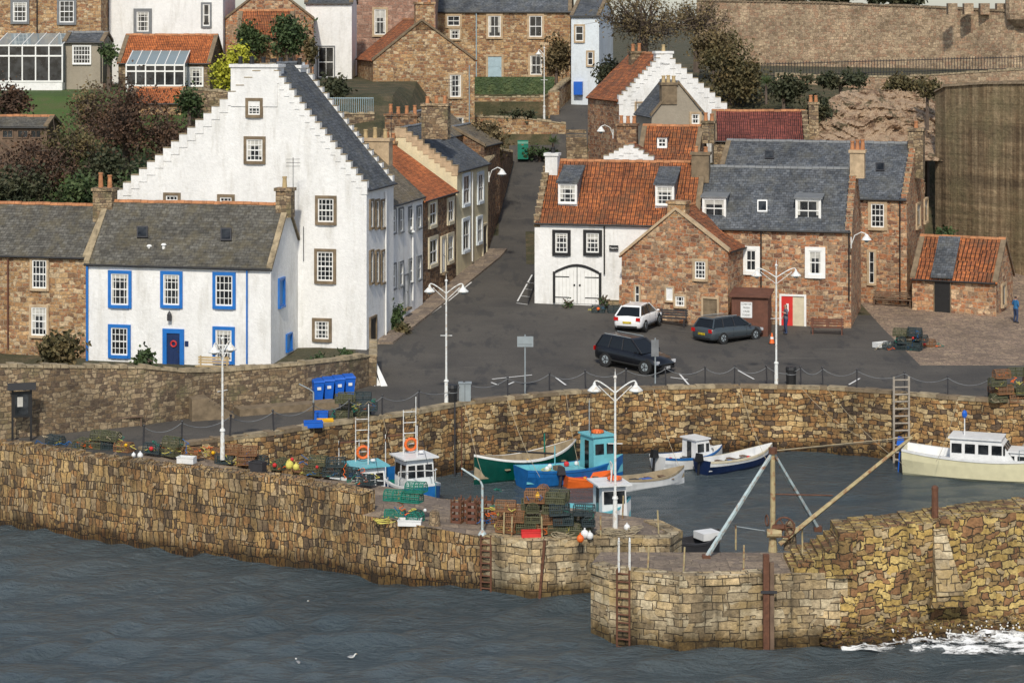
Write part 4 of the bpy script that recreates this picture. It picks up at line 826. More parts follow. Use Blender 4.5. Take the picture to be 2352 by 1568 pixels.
for i in range(4):
    q=W(729+i*24,920-i*3.5,0);F=frame(q,18+R(-6,6));mb=MB();g=lambda x,y,z:V3(F[0]+F[1]*x+F[2]*y,z)
    mb.hexa([g(-.21,-.25,.06),g(.21,-.25,.06),g(.21,.25,.06),g(-.21,.25,.06),g(-.28,-.34,.98),g(.28,-.34,.98),g(.28,.34,.98),g(-.28,.34,.98)],'blue_plastic')
    mb.hexa([g(-.3,-.38,.98),g(.3,-.38,.98),g(.3,.38,1.0),g(-.3,.38,1.0),g(-.27,-.33,1.06),g(.27,-.33,1.06),g(.27,.3,1.14),g(-.27,.3,1.14)],'blue_plastic');mb.tube(g(-.28,.38,1.04),g(.28,.38,1.04),.03,'blue_plastic')
    for x in (-.2,.2): mb.tube(g(x-.03,.3,.1),g(x+.03,.3,.1),.1,'rubber',n=10)
    mb.box(F,-.1,.1,-.35,-.335,.6,.75,'white_plastic');mb.build('wheelie_bin')
q=V3(P(1201,185),zat(357,185));mb=MB();mb.box(WF,q.x-.45,q.x+.45,184.6,185.3,q.z-.3,q.z+.95,'green_paint');mb.tube((q.x-.45,184.95,q.z+.95),(q.x+.45,184.95,q.z+.95),.34,'green_paint',n=10);mb.build('recycling_bin')
def bench(name,p,yaw,L=2.,m='old_wood'):
    F=frame(p,yaw);z=p[2];mb=MB()
    for i in range(3): mb.box(F,-L/2,L/2,-.25+.16*i,-.12+.16*i,z+.43,z+.47,m)
    for i in range(3): mb.box(F,-L/2,L/2,.25,.28,z+.55+.14*i,z+.65+.14*i,m)
    for x in [-L/2+.1+(L-.25)*k/max(1,int(L/1.6)) for k in range(int(L/1.6)+1)]:
        mb.box(F,x,x+.07,-.25,-.18,z-.02,z+.43,m);mb.box(F,x,x+.07,.22,.29,z-.02,z+.98,m);mb.box(F,x,x+.07,-.25,.25,z+.38,z+.43,m)
    mb.build(name)
bench('park_bench',W(222,985,0)+Vector((0,.3,0)),18,4.3);bench('park_bench',gh(1545,748),-20,1.8,'dark_metal');bench('park_bench',gh(1900,768),-10,2.,'brown_wood');bench('garden_bench',V3(P(487,119.5),.15),-13,1.8,'buff_pot');bench('park_bench',gh(2050,704),-20,2.6,'old_wood')
# notice board
q=W(50,1012,0);mb=MB();F=frame(q,12)
for x in (-.42,.42): mb.box(F,x-.05,x+.05,-.05,.05,-.1,2.4,'black_paint')
mb.box(F,-.37,.37,-.04,.04,1.1,2.3,'black_paint');mb.box(F,-.3,.3,-.06,-.045,1.2,2.2,'glass');mb.box(F,-.2,.05,-.066,-.06,1.6,2.05,'curtain')
mb.hexa([V3(F[0]+F[1]*x+F[2]*y,z) for x,y,z in ((-.65,-.3,2.4),(.65,-.3,2.4),(.65,.3,2.4),(-.65,.3,2.4),(-.65,-.02,2.7),(.65,-.02,2.7),(.65,.02,2.7),(-.65,.02,2.7))],'black_paint');mb.build('notice_board')
# fish kiosk shed
q=gh(1722,772);F=frame(q,-14);z=q.z;mb=MB();mb.box(F,-1.1,1.1,0,1.8,z-.1,z+2.35,'brown_wood')
for i in range(14): mb.box(F,-1.1+i*.16,-1.09+i*.16,-.012,0,z,z+2.3,'rust')
mb.hexa([V3(F[0]+F[1]*x+F[2]*y,zz) for x,y,zz in ((-1.25,-.2,z+2.35),(1.25,-.2,z+2.35),(1.25,2,z+2.6),(-1.25,2,z+2.6),(-1.25,-.2,z+2.45),(1.25,-.2,z+2.45),(1.25,2,z+2.7),(-1.25,2,z+2.7))],'brown_wood')
mb.box(F,-.55,.15,-.03,-.015,z+1.1,z+2.05,'white_plastic');E=empty('wooden_kiosk',q);mb.build('kiosk_body',E)
for i,t in enumerate(('LOBSTER','FRESH','CRAB','TODAY')): txt(t,V3(F[0]+F[1]*-.2+F[2]*-.035,z+1.92-i*.22),.15,math.radians(-14),'black_paint',E)
q=gh(1773,790);mb=MB();mb.box(WF,q.x-.2,q.x+.2,q.y-.2,q.y+.2,q.z,q.z+.04,'rubber');mb.tube(q+Vector((0,0,.04)),q+Vector((0,0,.65)),.16,'orange_plastic',.03,10);mb.tube(q+Vector((0,0,.3)),q+Vector((0,0,.42)),.112,'white_plastic',.09,10);mb.build('traffic_cone')
mb=MB();q=gh(1606,765);mb.ring(q+Vector((0,0,.35)),(.3,1,.2),.26,.1,'rubber');mb.build('tyre')
# ladders
def ladder(p,q,w,ax,m='rust',n=10,r=.04):
    mb=MB();ax=Vector(ax)*w/2;mb.tube(p-ax,q-ax,r,m);mb.tube(p+ax,q+ax,r,m)
    for i in range(n): c=p.lerp(q,(i+.5)/n);mb.tube(c-ax,c+ax,r*.8,m)
    mb.build('harbour_ladder')
q=W(2068,906,0);ladder(q+Vector((-.1,-.9,-3.4)),q+Vector((.0,-.3,1.)),.8,(1,.1,0),'weathered_wood',12,.06)
ladder(Vector((-1.05,87.35,-3.6)),Vector((-1.05,87.4,-1.1)),.4,(1,-.3,0));ladder(Vector((4.1,80.25,-3.7)),Vector((4.1,80.3,-.7)),.45,(1,-.4,0))
mb=MB()
for x in (3.95,4.35): mb.path([Vector((x,80.3,-.8)),Vector((x,80.3,.3)),Vector((x,80.5,.42)),Vector((x,80.75,.3)),Vector((x,80.8,-.8))],.03,'metal_white',6)
mb.build('ladder_handrail')
mb=MB();mb.box(WF,9.2,9.42,79.65,79.9,-4,.0,'rust');mb.box(WF,9.45,9.6,79.7,79.9,-4,-.3,'old_wood');mb.box(WF,9.1,9.7,79.6,79.65,-1.4,-1.3,'dark_metal');mb.build('timber_fender')
mb=MB();mb.tube((1.05,86.5,-3.9),(1.3,86.55,-1.1),.06,'rust');mb.build('iron_fender')
mb=MB();q=W(1045,935,0);mb.tube(q+Vector((0,-.35,-3.4)),q+Vector((0,-.25,.3)),.04,'dark_metal');mb.tube(q+Vector((.35,-.35,-3.4)),q+Vector((.35,-.25,.1)),.03,'rust');mb.build('drain_pipe')
mb=MB()
for x,y in ((1488,1308),(1570,1315),(1708,1310),(1843,1300),(1690,1262),(1843,1262)):
    q=W(x,y,-.8);mb.tube(q,q+Vector((R(-.05,.05),0,.95)),.035,'rusty',n=6)
a=[W(x,y,-.8)+Vector((0,0,.9)) for x,y in ((1690,1262),(1843,1262))];mb.path([a[0],a[0].lerp(a[1],.5)-Vector((0,0,.2)),a[1]],.02,'grey_metal')
for x,y in ((1157,1230),(1175,1234),(1245,1240),(1380,1238),(1513,1225),(1430,1190)):
    q=W(x,y,-1.2);mb.tube(q,q+Vector((R(-.05,.05),0,.95)),.035,'rusty',n=6)
mb.build('iron_posts')
q=W(1108,1228,-1.2);mb=MB();mb.tube(q,q+Vector((0,0,2.0)),.05,'struts');mb.path([q+Vector((0,0,2.)),q+Vector((-.1,0,2.2)),q+Vector((-.85,.2,2.65))],.04,'struts',6);mb.tube(q,q+Vector((0,0,.2)),.2,'struts',.08,8);mb.build('davit_post')
q=gh(720,978);mb=MB();mb.tube(q,q+Vector((0,0,1.6)),.04,'grey_metal');mb.path([q+Vector((0,0,1.6)),q+Vector((-.2,0,1.75)),q+Vector((-.7,0,2.)) ],.03,'grey_metal',6);mb.build('davit_post')
mb=MB();
for px,py,z in ((998,1210,-1.15),(1815,1262,-.8)):
    q=W(px,py,z);mb.tube(q,q+Vector((0,0,.6 if px<1200 else 1.0)),.26,'stone_grey',.2,10);mb.ball(q+Vector((0,0,.6 if px<1200 else 1.0)),.2,'stone_grey',8,.5)
mb.build('stone_bollards')
# derrick
q=W(1775,1266,-.8);E=empty('derrick_crane',q);mb=MB();Y=q.y;top_=V3(P(1775,Y),zat(1035,Y))
mb.tube(q,top_,.11,'rusty',.09,10);mb.tube(q,q+Vector((0,0,.5)),.18,'rusty',.14,10)
f1=W(1622,1280,-.8);f2=W(1880,1216,-.5)+Vector((0,.2,0))
for f in (f1,f2): mb.tube(f,top_-Vector((0,0,.05)),.09,'struts',.07,4);mb.box(WF,f.x-.15,f.x+.15,f.y-.15,f.y+.15,f.z-.1,f.z+.1,'rust')
b0=q+Vector((.25,-.1,.3));b1=V3(P(2095,Y+1),zat(1003,Y+1));mb.tube(b0,b1,.1,'rusty',.06,6)
mb.tube(top_,b1,.02,'rope',n=4);mb.tube(top_+Vector((.05,0,0)),b1+Vector((0,.1,-.1)),.015,'rope',n=4)
mb.tube(q+Vector((0,0,2.2)),q+Vector((2.3,0,2.15)),.025,'rust')
mb.ring(q+Vector((.42,-.3,1.)),(.3,1,0),.38,.035,'rust');
for i in range(6): a=i*math.pi/3;c=q+Vector((.42,-.3,1.));mb.tube(c,c+Vector((math.cos(a)*.36,-.1*math.cos(a),math.sin(a)*.36)),.02,'rust',n=4)
mb.tube(q+Vector((.0,-.1,.95)),q+Vector((.42,-.3,1.)),.12,'rust');mb.tube(q+Vector((-.25,-.2,.75)),q+Vector((.3,-.2,.75)),.17,'rusty',n=10);mb.ring(q+Vector((-.25,-.25,1.25)),(1,.2,0),.2,.03,'rust')
mb.tube(top_-Vector((0,0,.1)),top_+Vector((0,0,.12)),.17,'rust',n=8);mb.build('mast_boom_and_winch',E)
# ---------------- creels
def creel(mb,c,yaw,fm,nm,L=.8,w=.5,h=.42,tilt=0):
    ca,sa=math.cos(yaw),math.sin(yaw);g=lambda x,y,z:Vector((c[0]+x*ca-y*sa,c[1]+x*sa+y*ca,c[2]+z+tilt*x))
    prof=[(-w/2,0),(-w/2,h*.55),(-w*.3,h*.92),(0,h),(w*.3,h*.92),(w/2,h*.55),(w/2,0)]
    for x in (-L/2,0,L/2): mb.path([g(x,*p) for p in prof]+[g(x,*prof[0])],.02,fm,4)
    for p in (prof[0],prof[1],prof[3],prof[5],prof[6]): mb.tube(g(-L/2,*p),g(L/2,*p),.02,fm,n=4,cap=False)
    for p,q in zip(prof,prof[1:]): mb.poly([g(-L/2,*p),g(L/2,*p),g(L/2,*q),g(-L/2,*q)],nm)
    for x in (-L/2,L/2): mb.poly([g(x,*p) for p in prof],nm)
    mb.box(((c[0],c[1]),(ca,sa),(-sa,ca)),-L/2,L/2,-w/2,w/2,c[2]+.005,c[2]+.03,fm)
def pile(p,wd,dp,lay,cols,yaw=0.,name='lobster_creels',jit=.15,ropes=True):
    mb=MB();nx=max(1,int(wd/.85));ny=max(1,int(dp/.58))
    ca,sa=math.cos(yaw),math.sin(yaw)
    for k in range(lay):
        for i in range(nx):
            for j in range(ny):
                if k and (random.random()<.18+.1*k*(abs(i-nx/2)>nx/3)): continue
                x=(i-(nx-1)/2)*.86+R(-jit,jit)+.2*(k%2);y=j*.56+R(-jit,jit)*.5;c=random.choice(cols)
                creel(mb,(p[0]+x*ca-y*sa,p[1]+x*sa+y*ca,p[2]+k*.41+.01),yaw+R(-.25,.25)+(1.57 if random.random()<.12 else 0),'net_'+c,'mesh_'+c,tilt=R(-.05,.05))
    if ropes:
        for _ in range(int(2+wd)*2):
            x=R(-wd/2,wd/2);q=Vector((p[0]+x*ca,p[1]+x*sa,p[2]+R(0,lay*.4)));pts=[q]
            for i in range(8): q=q+Vector((R(-.2,.2),R(-.1,.05),R(-.15,.12)));q.z=max(q.z,p[2]+.03);pts.append(q)
            mb.path(pts,.015,random.choice(['rope','yellow_rope','orange_plastic','net_green','hull_blue']),4)
        for _ in range(random.randint(0,1)): mb.ball((p[0]+R(-wd/2,wd/2)*ca,p[1]-.35,p[2]+R(.1,lay*.35)),R(.07,.11),random.choice(['orange_plastic','red_plastic','white_plastic','yellow_plastic']),8)
    mb.build(name)
D1=lambda px,py,z=-1.15:W(px,py,z)
pile(D1(928,1196,-1.),1.9,1.1,4,['green'],-.3);pile(D1(1215,1222),2.9,1.8,4,['brown','brown','olive'],-.2);pile(D1(1310,1228),1.7,1.2,3,['olive','dark','brown'],-.1);pile(D1(1155,1200),1.2,1.5,2,['brown'],0.2)
pile(W(810,968,0)+Vector((0,.6,0)),2.4,1.4,3,['olive','olive','dark'],.2);pile(gh(1390,718),1.8,.5,1,['green','dark'],0);pile(gh(2085,805),2.2,1.2,3,['dark','olive'],-.3);pile(gh(2040,803),.9,.5,1,['dark'],.5);pile(gh(2130,795),1.6,.6,1,['brown'],-.4);pile(W(2335,932,0)+Vector((.2,1.2,0)),2.6,1.6,4,['olive','brown','olive'],0)
for x,y,wd,l,c in ((228,1036,1.8,2,['olive','dark']),(175,1034,1.2,1,['olive']),(120,1026,.9,1,['dark']),(385,1058,1.4,2,['brown','olive']),(350,1052,.9,1,['dark']),(440,1062,1.,1,['brown']),(540,1078,1.7,2,['olive','brown','dark']),(585,1080,1.,1,['dark']),(640,1090,1.,1,['olive']),(690,1096,1.,2,['brown','olive']),(745,1105,2.2,2,['olive','dark']),(800,1108,1.2,1,['dark','green']),(500,1064,.8,1,['brown']),(280,1042,.9,1,['brown']),(840,1125,1.2,1,['dark'])):
    X=(x-CX)*.0194;z=deckz(X);pile(W(x,y,z)+Vector((0,.6,.15 if x>320 else 0)),wd,.6,l,c,-.35)
# wooden crates on pier
mb=MB()
for i in range(5):
    q=D1(1035+i*18,1203-R(0,6));F=frame(q,R(-25,5))
    for a in (0,.4):
        for k in range(4): mb.box(F,a,a+.04,0.,.5,-1.15+.25*k,-1.02+.25*k,'net_brown')
    for k in range(4): mb.box(F,.04,.4,0,.03,-1.15+.25*k,-1.02+.25*k,'brown_wood')
    for a,b in ((0,0),(.4,0),(0,.47),(.4,.47)): mb.box(F,a-.01,a+.05,b,b+.03,-1.15,-.15,'rust')
mb.build('wooden_crates')
def fishbox(px,py,z,m,yaw=0,L=.8,w=.45,h=.25,dy=0):
    q=W(px,py,z)+Vector((0,dy,0));F=frame(q,yaw);mb=MB();t=.03
    mb.box(F,-L/2,L/2,-w/2,w/2,z,z+.03,m)
    for a in ((-L/2,L/2,-w/2,-w/2+t),(-L/2,L/2,w/2-t,w/2),(-L/2,-L/2+t,-w/2+t,w/2-t),(L/2-t,L/2,-w/2+t,w/2-t)): mb.box(F,*a,z+.03,z+h,m)
    mb.box(F,-L/2-.02,L/2+.02,-w/2-.02,-w/2,z+h-.05,z+h,m);mb.build('fish_box')
fishbox(942,1205,-1.05,'white_plastic',-5,.95,.5);fishbox(1220,1232,-1.15,'red_plastic',5);fishbox(718,983,0.02,'blue_plastic',10,.9,.5,.3,.3);fishbox(745,975,0.02,'yellow_plastic',5,.8,.5,.2,.4);fishbox(735,968,.02,'blue_plastic',0,.7,.5,.4,.6)
fishbox(2025,797,.35,'white_plastic',30,1.,.5,.3);fishbox(425,1068,-.25,'white_plastic',-15,.8,.4,.3,.5);fishbox(590,1088,-.6,'dark_metal',-25,.7,.4,.5,.3)
def buoy(px,py,z,r,m,dz=0):
    q=W(px,py,z);mb=MB();mb.ball(q+Vector((0,0,r+dz)),r,m,12,1.1);mb.tube(q+Vector((0,0,2.05*r+dz)),q+Vector((0,0,2.5*r+dz)),r*.22,m);mb.build('marker_buoy',smooth=False)
buoy(1235,1224,-1.15,.13,'yellow_plastic',1.35);buoy(1343,1236,-1.15,.17,'white_plastic');buoy(1333,1245,-1.15,.15,'orange_plastic');buoy(1440,1218,-1.15,.13,'white_plastic');buoy(1355,1238,-1.15,.14,'white_plastic');buoy(322,1052,.2,.13,'white_plastic');buoy(307,1050,.2,.1,'white_plastic');buoy(665,1092,-.6,.18,'yellow_rope',.3);buoy(680,1095,-.6,.14,'yellow_rope',.3)
for px,py,z,c in ((880,1198,-1.,'yellow_rope'),(1150,1215,-1.15,'yellow_rope'),(1390,1228,-1.15,'rope'),(1290,1232,-1.15,'rope'),(1450,1222,-1.15,'rope'),(1410,1225,-1.15,'rope')):
    mb=MB();q=W(px,py,z)
    for k in range(5): mb.ring(q+Vector((R(-.2,.2),R(-.2,.2),.03+.03*k)),(R(-.2,.2),R(-.2,.2),1),R(.2,.45),.018,c,12)
    mb.build('coiled_rope')
# ---------------- boats
class Boat:
    def __init__(s,name,bow,stern,beam,hull,trim,inner,fb=.6,bot='hull_navy',sheer=.45,dbl=False,deck=.22,stripe=None):
        b=W(*bow,-3.4);a=W(*stern,-3.4);s.L=L=(b-a).length;s.ax=ax=(b-a).normalized();s.ay=ay=Vector((-ax.y,ax.x,0));s.O=O=(a+b)/2
        s.f=f=lambda x,y,z:O+ax*x+ay*y+Vector((0,0,z));s.E=empty(name,O);s.m=mb=MB();n=14;rows=[]
        for i in range(n+1):
            t=-1+2*i/n;w=beam/2*(1-max(0,(t-.0))**2.4*.98)*(1-(max(0,-t)**(2.2 if dbl else 3)*(.95 if dbl else .22)));g=fb*(1+sheer*max(0,t)**2+(.25 if not dbl else sheer)*max(0,-t)**2);x=t*L/2+(.08*L*.3*max(0,t)**4)
            k=1-.25*abs(t)**3
            half=[(0,-.3),(w*.72*k,-.12),(w*.9*k,.08),(w*.97,g*.62),(w,g-.12),(w*1.03,g-.1),(w*1.03,g),(w*.88,g),(w*.82,deck)]
            rows.append((x,half))
        mats=[bot,bot,hull,hull,trim,trim,trim,inner]
        if stripe: mats[3]=stripe
        for (x0,h0),(x1,h1) in zip(rows,rows[1:]):
            for sg in (1,-1):
                for j in range(8): mb.poly([f(x0,sg*h0[j][0],h0[j][1]),f(x1,sg*h1[j][0],h1[j][1]),f(x1,sg*h1[j+1][0],h1[j+1][1]),f(x0,sg*h0[j+1][0],h0[j+1][1])],mats[j])
            mb.poly([f(x0,-h0[8][0],deck),f(x1,-h1[8][0],deck),f(x1,h1[8][0],deck),f(x0,h0[8][0],deck)],inner)
        x,hf=rows[0];mb.poly([f(x,-p[0],p[1]) for p in hf[:7]][::-1]+[f(x,p[0],p[1]) for p in hf[:7]],hull)
        s.fb=fb;s.beam=beam
    def bx(s,x0,x1,y0,y1,z0,z1,m): f=s.f;s.m.hexa([f(x0,y0,z0),f(x1,y0,z0),f(x1,y1,z0),f(x0,y1,z0),f(x0,y0,z1),f(x1,y0,z1),f(x1,y1,z1),f(x0,y1,z1)],m)
    def cab(s,x0,x1,w,z0,z1,m,roof=None,rake=.25,win=(.5,.85),ov=.1):
        f=s.f;g=lambda x,y,t:f(x-(rake*t if x==x1 else -.0),y*(1-.06*t),z0+(z1-z0)*t)
        s.m.hexa([g(x0,-w,0),g(x1,-w,0),g(x1,w,0),g(x0,w,0),g(x0,-w,1),g(x1,-w,1),g(x1,w,1),g(x0,w,1)],m)
        a,b=win
        for sg in (1,-1):
            k=max(2,int((x1-x0)/.6))
            for i in range(k):
                xa=x0+(x1-x0)*(i+.12)/k;xb=x0+(x1-x0)*(i+.88)/k-(rake*.7 if i==k-1 else 0);s.m.poly([f(xa,sg*(w+.012),z0+(z1-z0)*a),f(xb,sg*(w+.012),z0+(z1-z0)*a),f(xb,sg*(w*(1-.06*b)+.025),z0+(z1-z0)*b),f(xa,sg*(w*(1-.06*b)+.025),z0+(z1-z0)*b)],'glass')
        for i in (-1,0,1): s.m.poly([f(x1-rake*a+.02,w*(i*.62-.26),z0+(z1-z0)*a),f(x1-rake*a+.02,w*(i*.62+.26),z0+(z1-z0)*a),f(x1-rake*b+.02,w*(i*.6+.24),z0+(z1-z0)*b),f(x1-rake*b+.02,w*(i*.6-.24),z0+(z1-z0)*b)],'glass')
        s.bx(x0-.012,x0-.01,-w*.3,w*.3,z0,z0+(z1-z0)*.88,'glass')
        s.bx(x0-ov,x1-rake+ov,-w-ov+.05,w+ov-.05,z1,z1+.07,roof or m)
    def thw(s,xs,m): [s.bx(x-.13,x+.13,-s.beam*.42,s.beam*.42,s.fb*.62,s.fb*.62+.05,m) for x in xs]
    def outb(s,m='black_paint',up=.3):
        f=s.f;x=-s.L/2;s.m.hexa([f(x-.4,-.14,s.fb*.7+up),f(x-.0,-.14,s.fb*.7+up),f(x-.0,.14,s.fb*.7+up),f(x-.4,.14,s.fb*.7+up),f(x-.33,-.11,s.fb*.7+up+.42),f(x-.05,-.11,s.fb*.7+up+.36),f(x-.05,.11,s.fb*.7+up+.36),f(x-.33,.11,s.fb*.7+up+.42)],m);s.m.tube(f(x-.2,0,s.fb*.7+up),f(x-.3,0,-.1),.07,m)
    def clut(s,x0,x1,z,n=6):
        for _ in range(n):
            x,y=R(x0,x1),R(-.3,.3)*s.beam;c=random.random()
            if c<.4: s.m.ball(s.f(x,y,z+.1),R(.08,.16),random.choice(['orange_plastic','red_plastic','white_plastic','yellow_plastic','net_olive']),8)
            elif c<.7: s.m.ring(s.f(x,y,z+.06),(R(-.2,.2),R(-.2,.2),1),R(.12,.25),.025,random.choice(['rope','hull_blue','yellow_rope']),10)
            else: s.bx(x-.2,x+.2,y-.15,y+.15,z,z+R(.12,.25),random.choice(['white_plastic','blue_plastic','old_wood','red_plastic','dark_metal']))
    def done(s): s.m.build('hull_and_fittings',s.E)
b=Boat('green_fishing_boat',(1094,1110),(1322,1072),1.9,'hull_green','white_paint','tan_canvas',.95,'hull_green',.55,dbl=True,stripe='hull_green');b.thw((-1.8,-.6,.7,1.8),'tan_canvas');b.m.tube(b.f(-2.2,.1,.8),b.f(1.6,.5,1.5),.05,'dark_metal');b.m.tube(b.f(-1.4,-.3,.9),b.f(-1.4,-.3,1.9),.04,'net_green');b.clut(-1.5,1.5,.5,7);b.done()
b=Boat('turquoise_cabin_boat',(1425,1092),(1196,1117),2.,'hull_blue','hull_blue','hull_turq',.75,'hull_blue');b.cab(.9,2.2,.72,.3,2.2,'hull_turq','hull_turq',.15,(.55,.82));b.bx(-2.3,.6,-.85,.85,.6,.66,'hull_turq');b.m.ring(b.f(1.5,0,2.34),(0,0,1),.28,.07,'orange_plastic');b.m.tube(b.f(1.2,.3,2.2),b.f(1.2,.3,3.9),.025,'grey_metal');b.m.tube(b.f(.85,-.5,2.2),b.f(.85,-.5,4.6),.02,'dark_metal');b.m.tube(b.f(-.6,.6,.7),b.f(-.6,.6,1.7),.03,'hull_turq');b.clut(-2,.5,.68,6);b.done()
b=Boat('orange_dinghy',(1405,1112),(1298,1119),1.3,'orange_plastic','orange_plastic','orange_plastic',.5,'orange_plastic');b.outb('dark_metal');b.thw((-.3,.5),'old_wood');b.clut(-.8,.8,.25,4);b.done()
b=Boat('white_rowing_boat',(1568,1105),(1420,1126),1.35,'white_plastic','tan_canvas','tan_canvas',.5,'white_plastic',.6,stripe='white_plastic');b.thw((-.8,.1,.9),'old_wood');b.clut(-1,1,.25,4);b.done()
b=Boat('white_cabin_boat',(1655,1062),(1510,1083),1.7,'white_plastic','hull_blue','white_plastic',.65,'hull_navy');b.cab(.0,1.1,.6,.5,1.45,'white_plastic',None,.3,(.35,.8));b.cab(.8,1.45,.45,.6,.95,'white_plastic');b.outb();b.clut(-1.4,-.2,.3,5);b.done()
b=Boat('blue_and_white_boat',(1770,1056),(1612,1090),1.5,'hull_navy','cream_trim','white_plastic',.6,'hull_navy',.5,stripe='white_plastic');b.thw((-.9,0,1.),'old_wood');b.outb();b.clut(-1,1,.3,6);b.done()
b=Boat('cream_cabin_cruiser',(2450,1108),(2078,1082),2.5,'hull_cream','white_plastic','white_plastic',1.05,'hull_cream',.25,deck=.75);b.cab(-1.6,1.7,.9,.85,2.0,'white_plastic',None,.85,(.4,.8));b.cab(1.,2.9,.75,.8,1.45,'white_plastic',None,.5,(.3,.75));b.outb('dark_metal');b.outb('blue_plastic',.6);b.m.tube(b.f(-1.,0,1.8),b.f(-1.,0,3.1),.03,'white_plastic');b.m.ball(b.f(-1.,0,3.1),.14,'blue_plastic',8,1.5)
b.m.path([b.f(1.8,.8,1.1),b.f(1.8,.8,1.6),b.f(3.8,.3,1.75),b.f(3.8,-.3,1.75),b.f(1.8,-.8,1.6),b.f(1.8,-.8,1.1)],.02,'grey_metal',5);b.done()
def fishing(name,bow,stern,hull,roof,num):
    b=Boat(name,bow,stern,2.1,hull,'white_plastic','hull_turq',1.25,'rust',.35,deck=.6,stripe=hull);L=b.L
    b.cab(-.5,.95,.72,.6,2.5,'white_plastic',roof,.15,(.55,.85),.22)
    for x,y,h_ in ((-.3,.3,5.2),(-.4,-.3,4.6),(.5,0,4.),(-L*.42,.5,3.2),(-L*.42,-.5,3.2)): b.m.tube(b.f(x,y,.8),b.f(x,y,h_),.035,'metal_white',.02)
    b.m.tube(b.f(-L*.42,.5,3.1),b.f(-L*.42,-.5,3.1),.04,'rust');b.m.tube(b.f(-.3,.3,4.4),b.f(L*.45,0,1.6),.012,'dark_metal',n=3);b.m.tube(b.f(-.3,.3,4.4),b.f(-L*.45,0,2.),.012,'dark_metal',n=3)
    for k in range(4): b.m.tube(b.f(-.3,.3,3.+k*.5),b.f(-.4,-.3,3.+k*.5),.02,'metal_white',n=4)
    b.m.tube(b.f(-.3,.3,5.),b.f(-L*.42,.5,3.1),.012,'dark_metal',n=3);b.m.tube(b.f(-L*.42,-.5,2.9),b.f(-.6,-1.0,3.6),.03,'rust')
    b.m.ring(b.f(-.2,0,3.),b.ax*1.+Vector((0,-.6,0)),.27,.07,'orange_plastic');b.m.ball(b.f(.3,.3,2.7),.13,'white_plastic',8,.6)
    b.clut(-2.2,-.8,.7,9);b.clut(1.,1.8,.7,4)
    for sgn in (1,-1): b.m.path([b.f(L*.1,sgn*.95,1.3),b.f(L*.1,sgn*.95,1.9),b.f(L*.42,sgn*.3,2.2),b.f(L*.47,0,2.2)],.025,'metal_white')
    b.bx(-2.1,-1.2,-.6,.6,.6,1.,'green_paint');sg=-1 if b.ay.y>0 else 1;txt(num,b.f(L*.1,sg*1.1,1.0),.35,math.atan2(b.ax.y,b.ax.x)+(math.pi if sg>0 else 0),'white_paint' if hull!='white_plastic' else 'navy',b.E);b.done()
fishing('creel_fishing_boat',(882,1218),(795,1162),'white_plastic','hull_turq','KY 37');fishing('creel_fishing_boat',(998,1192),(900,1145),'hull_blue','white_plastic','KY 175')
b=Boat('white_wheelhouse_boat',(1445,1212),(1290,1222),1.9,'white_plastic','hull_turq','hull_turq',1.0,'hull_navy',deck=.5);b.cab(.1,1.3,.7,.5,2.1,'white_plastic','white_plastic',.1,(.5,.85),.25);b.m.ring(b.f(.9,0,2.3),(0,0,1),.28,.07,'orange_plastic');b.m.path([b.f(.6,-.4,2.2),b.f(.7,-.3,3.),b.f(.8,.3,3.),b.f(.9,.4,2.2)],.03,'metal_white');b.m.ring(b.f(1.35,.3,1.6),(1,0,0),.26,.06,'orange_plastic');b.clut(-1.4,0,.55,6);b.done()
b=Boat('dark_punt',(1650,1275),(1540,1290),1.4,'dark_metal','dark_metal','dark_metal',.8,'dark_metal');b.bx(.2,1.1,-.4,.4,.8,1.1,'white_plastic');b.done()
# mooring ropes
mb=MB()
def sagr(a,b,s_=.4,m='rope',r=.012):
    mb.path([a.lerp(b,t/8)-Vector((0,0,s_*(1-(t/4-1)**2))) for t in range(9)],r,m,3)
for (x0,y0),(x1,y1,z1) in (((1165,917),(1240,1095,-2.5)),((1300,904),(1330,1070,-2.5)),((1500,893),(1560,1070,-2.8)),((1700,889),(1760,1055,-2.6)),((1900,893),(2080,1070,-2.4)),((880,960),(930,1120,-2.3)),((1840,890),(1990,1010,-2.)),((1068,928),(1110,1095,-2.5)),((2200,917),(2150,1060,-2.3))): sagr(W(x0,y0,.1),W(x1,y1,z1),.3)
mb.build('mooring_ropes')
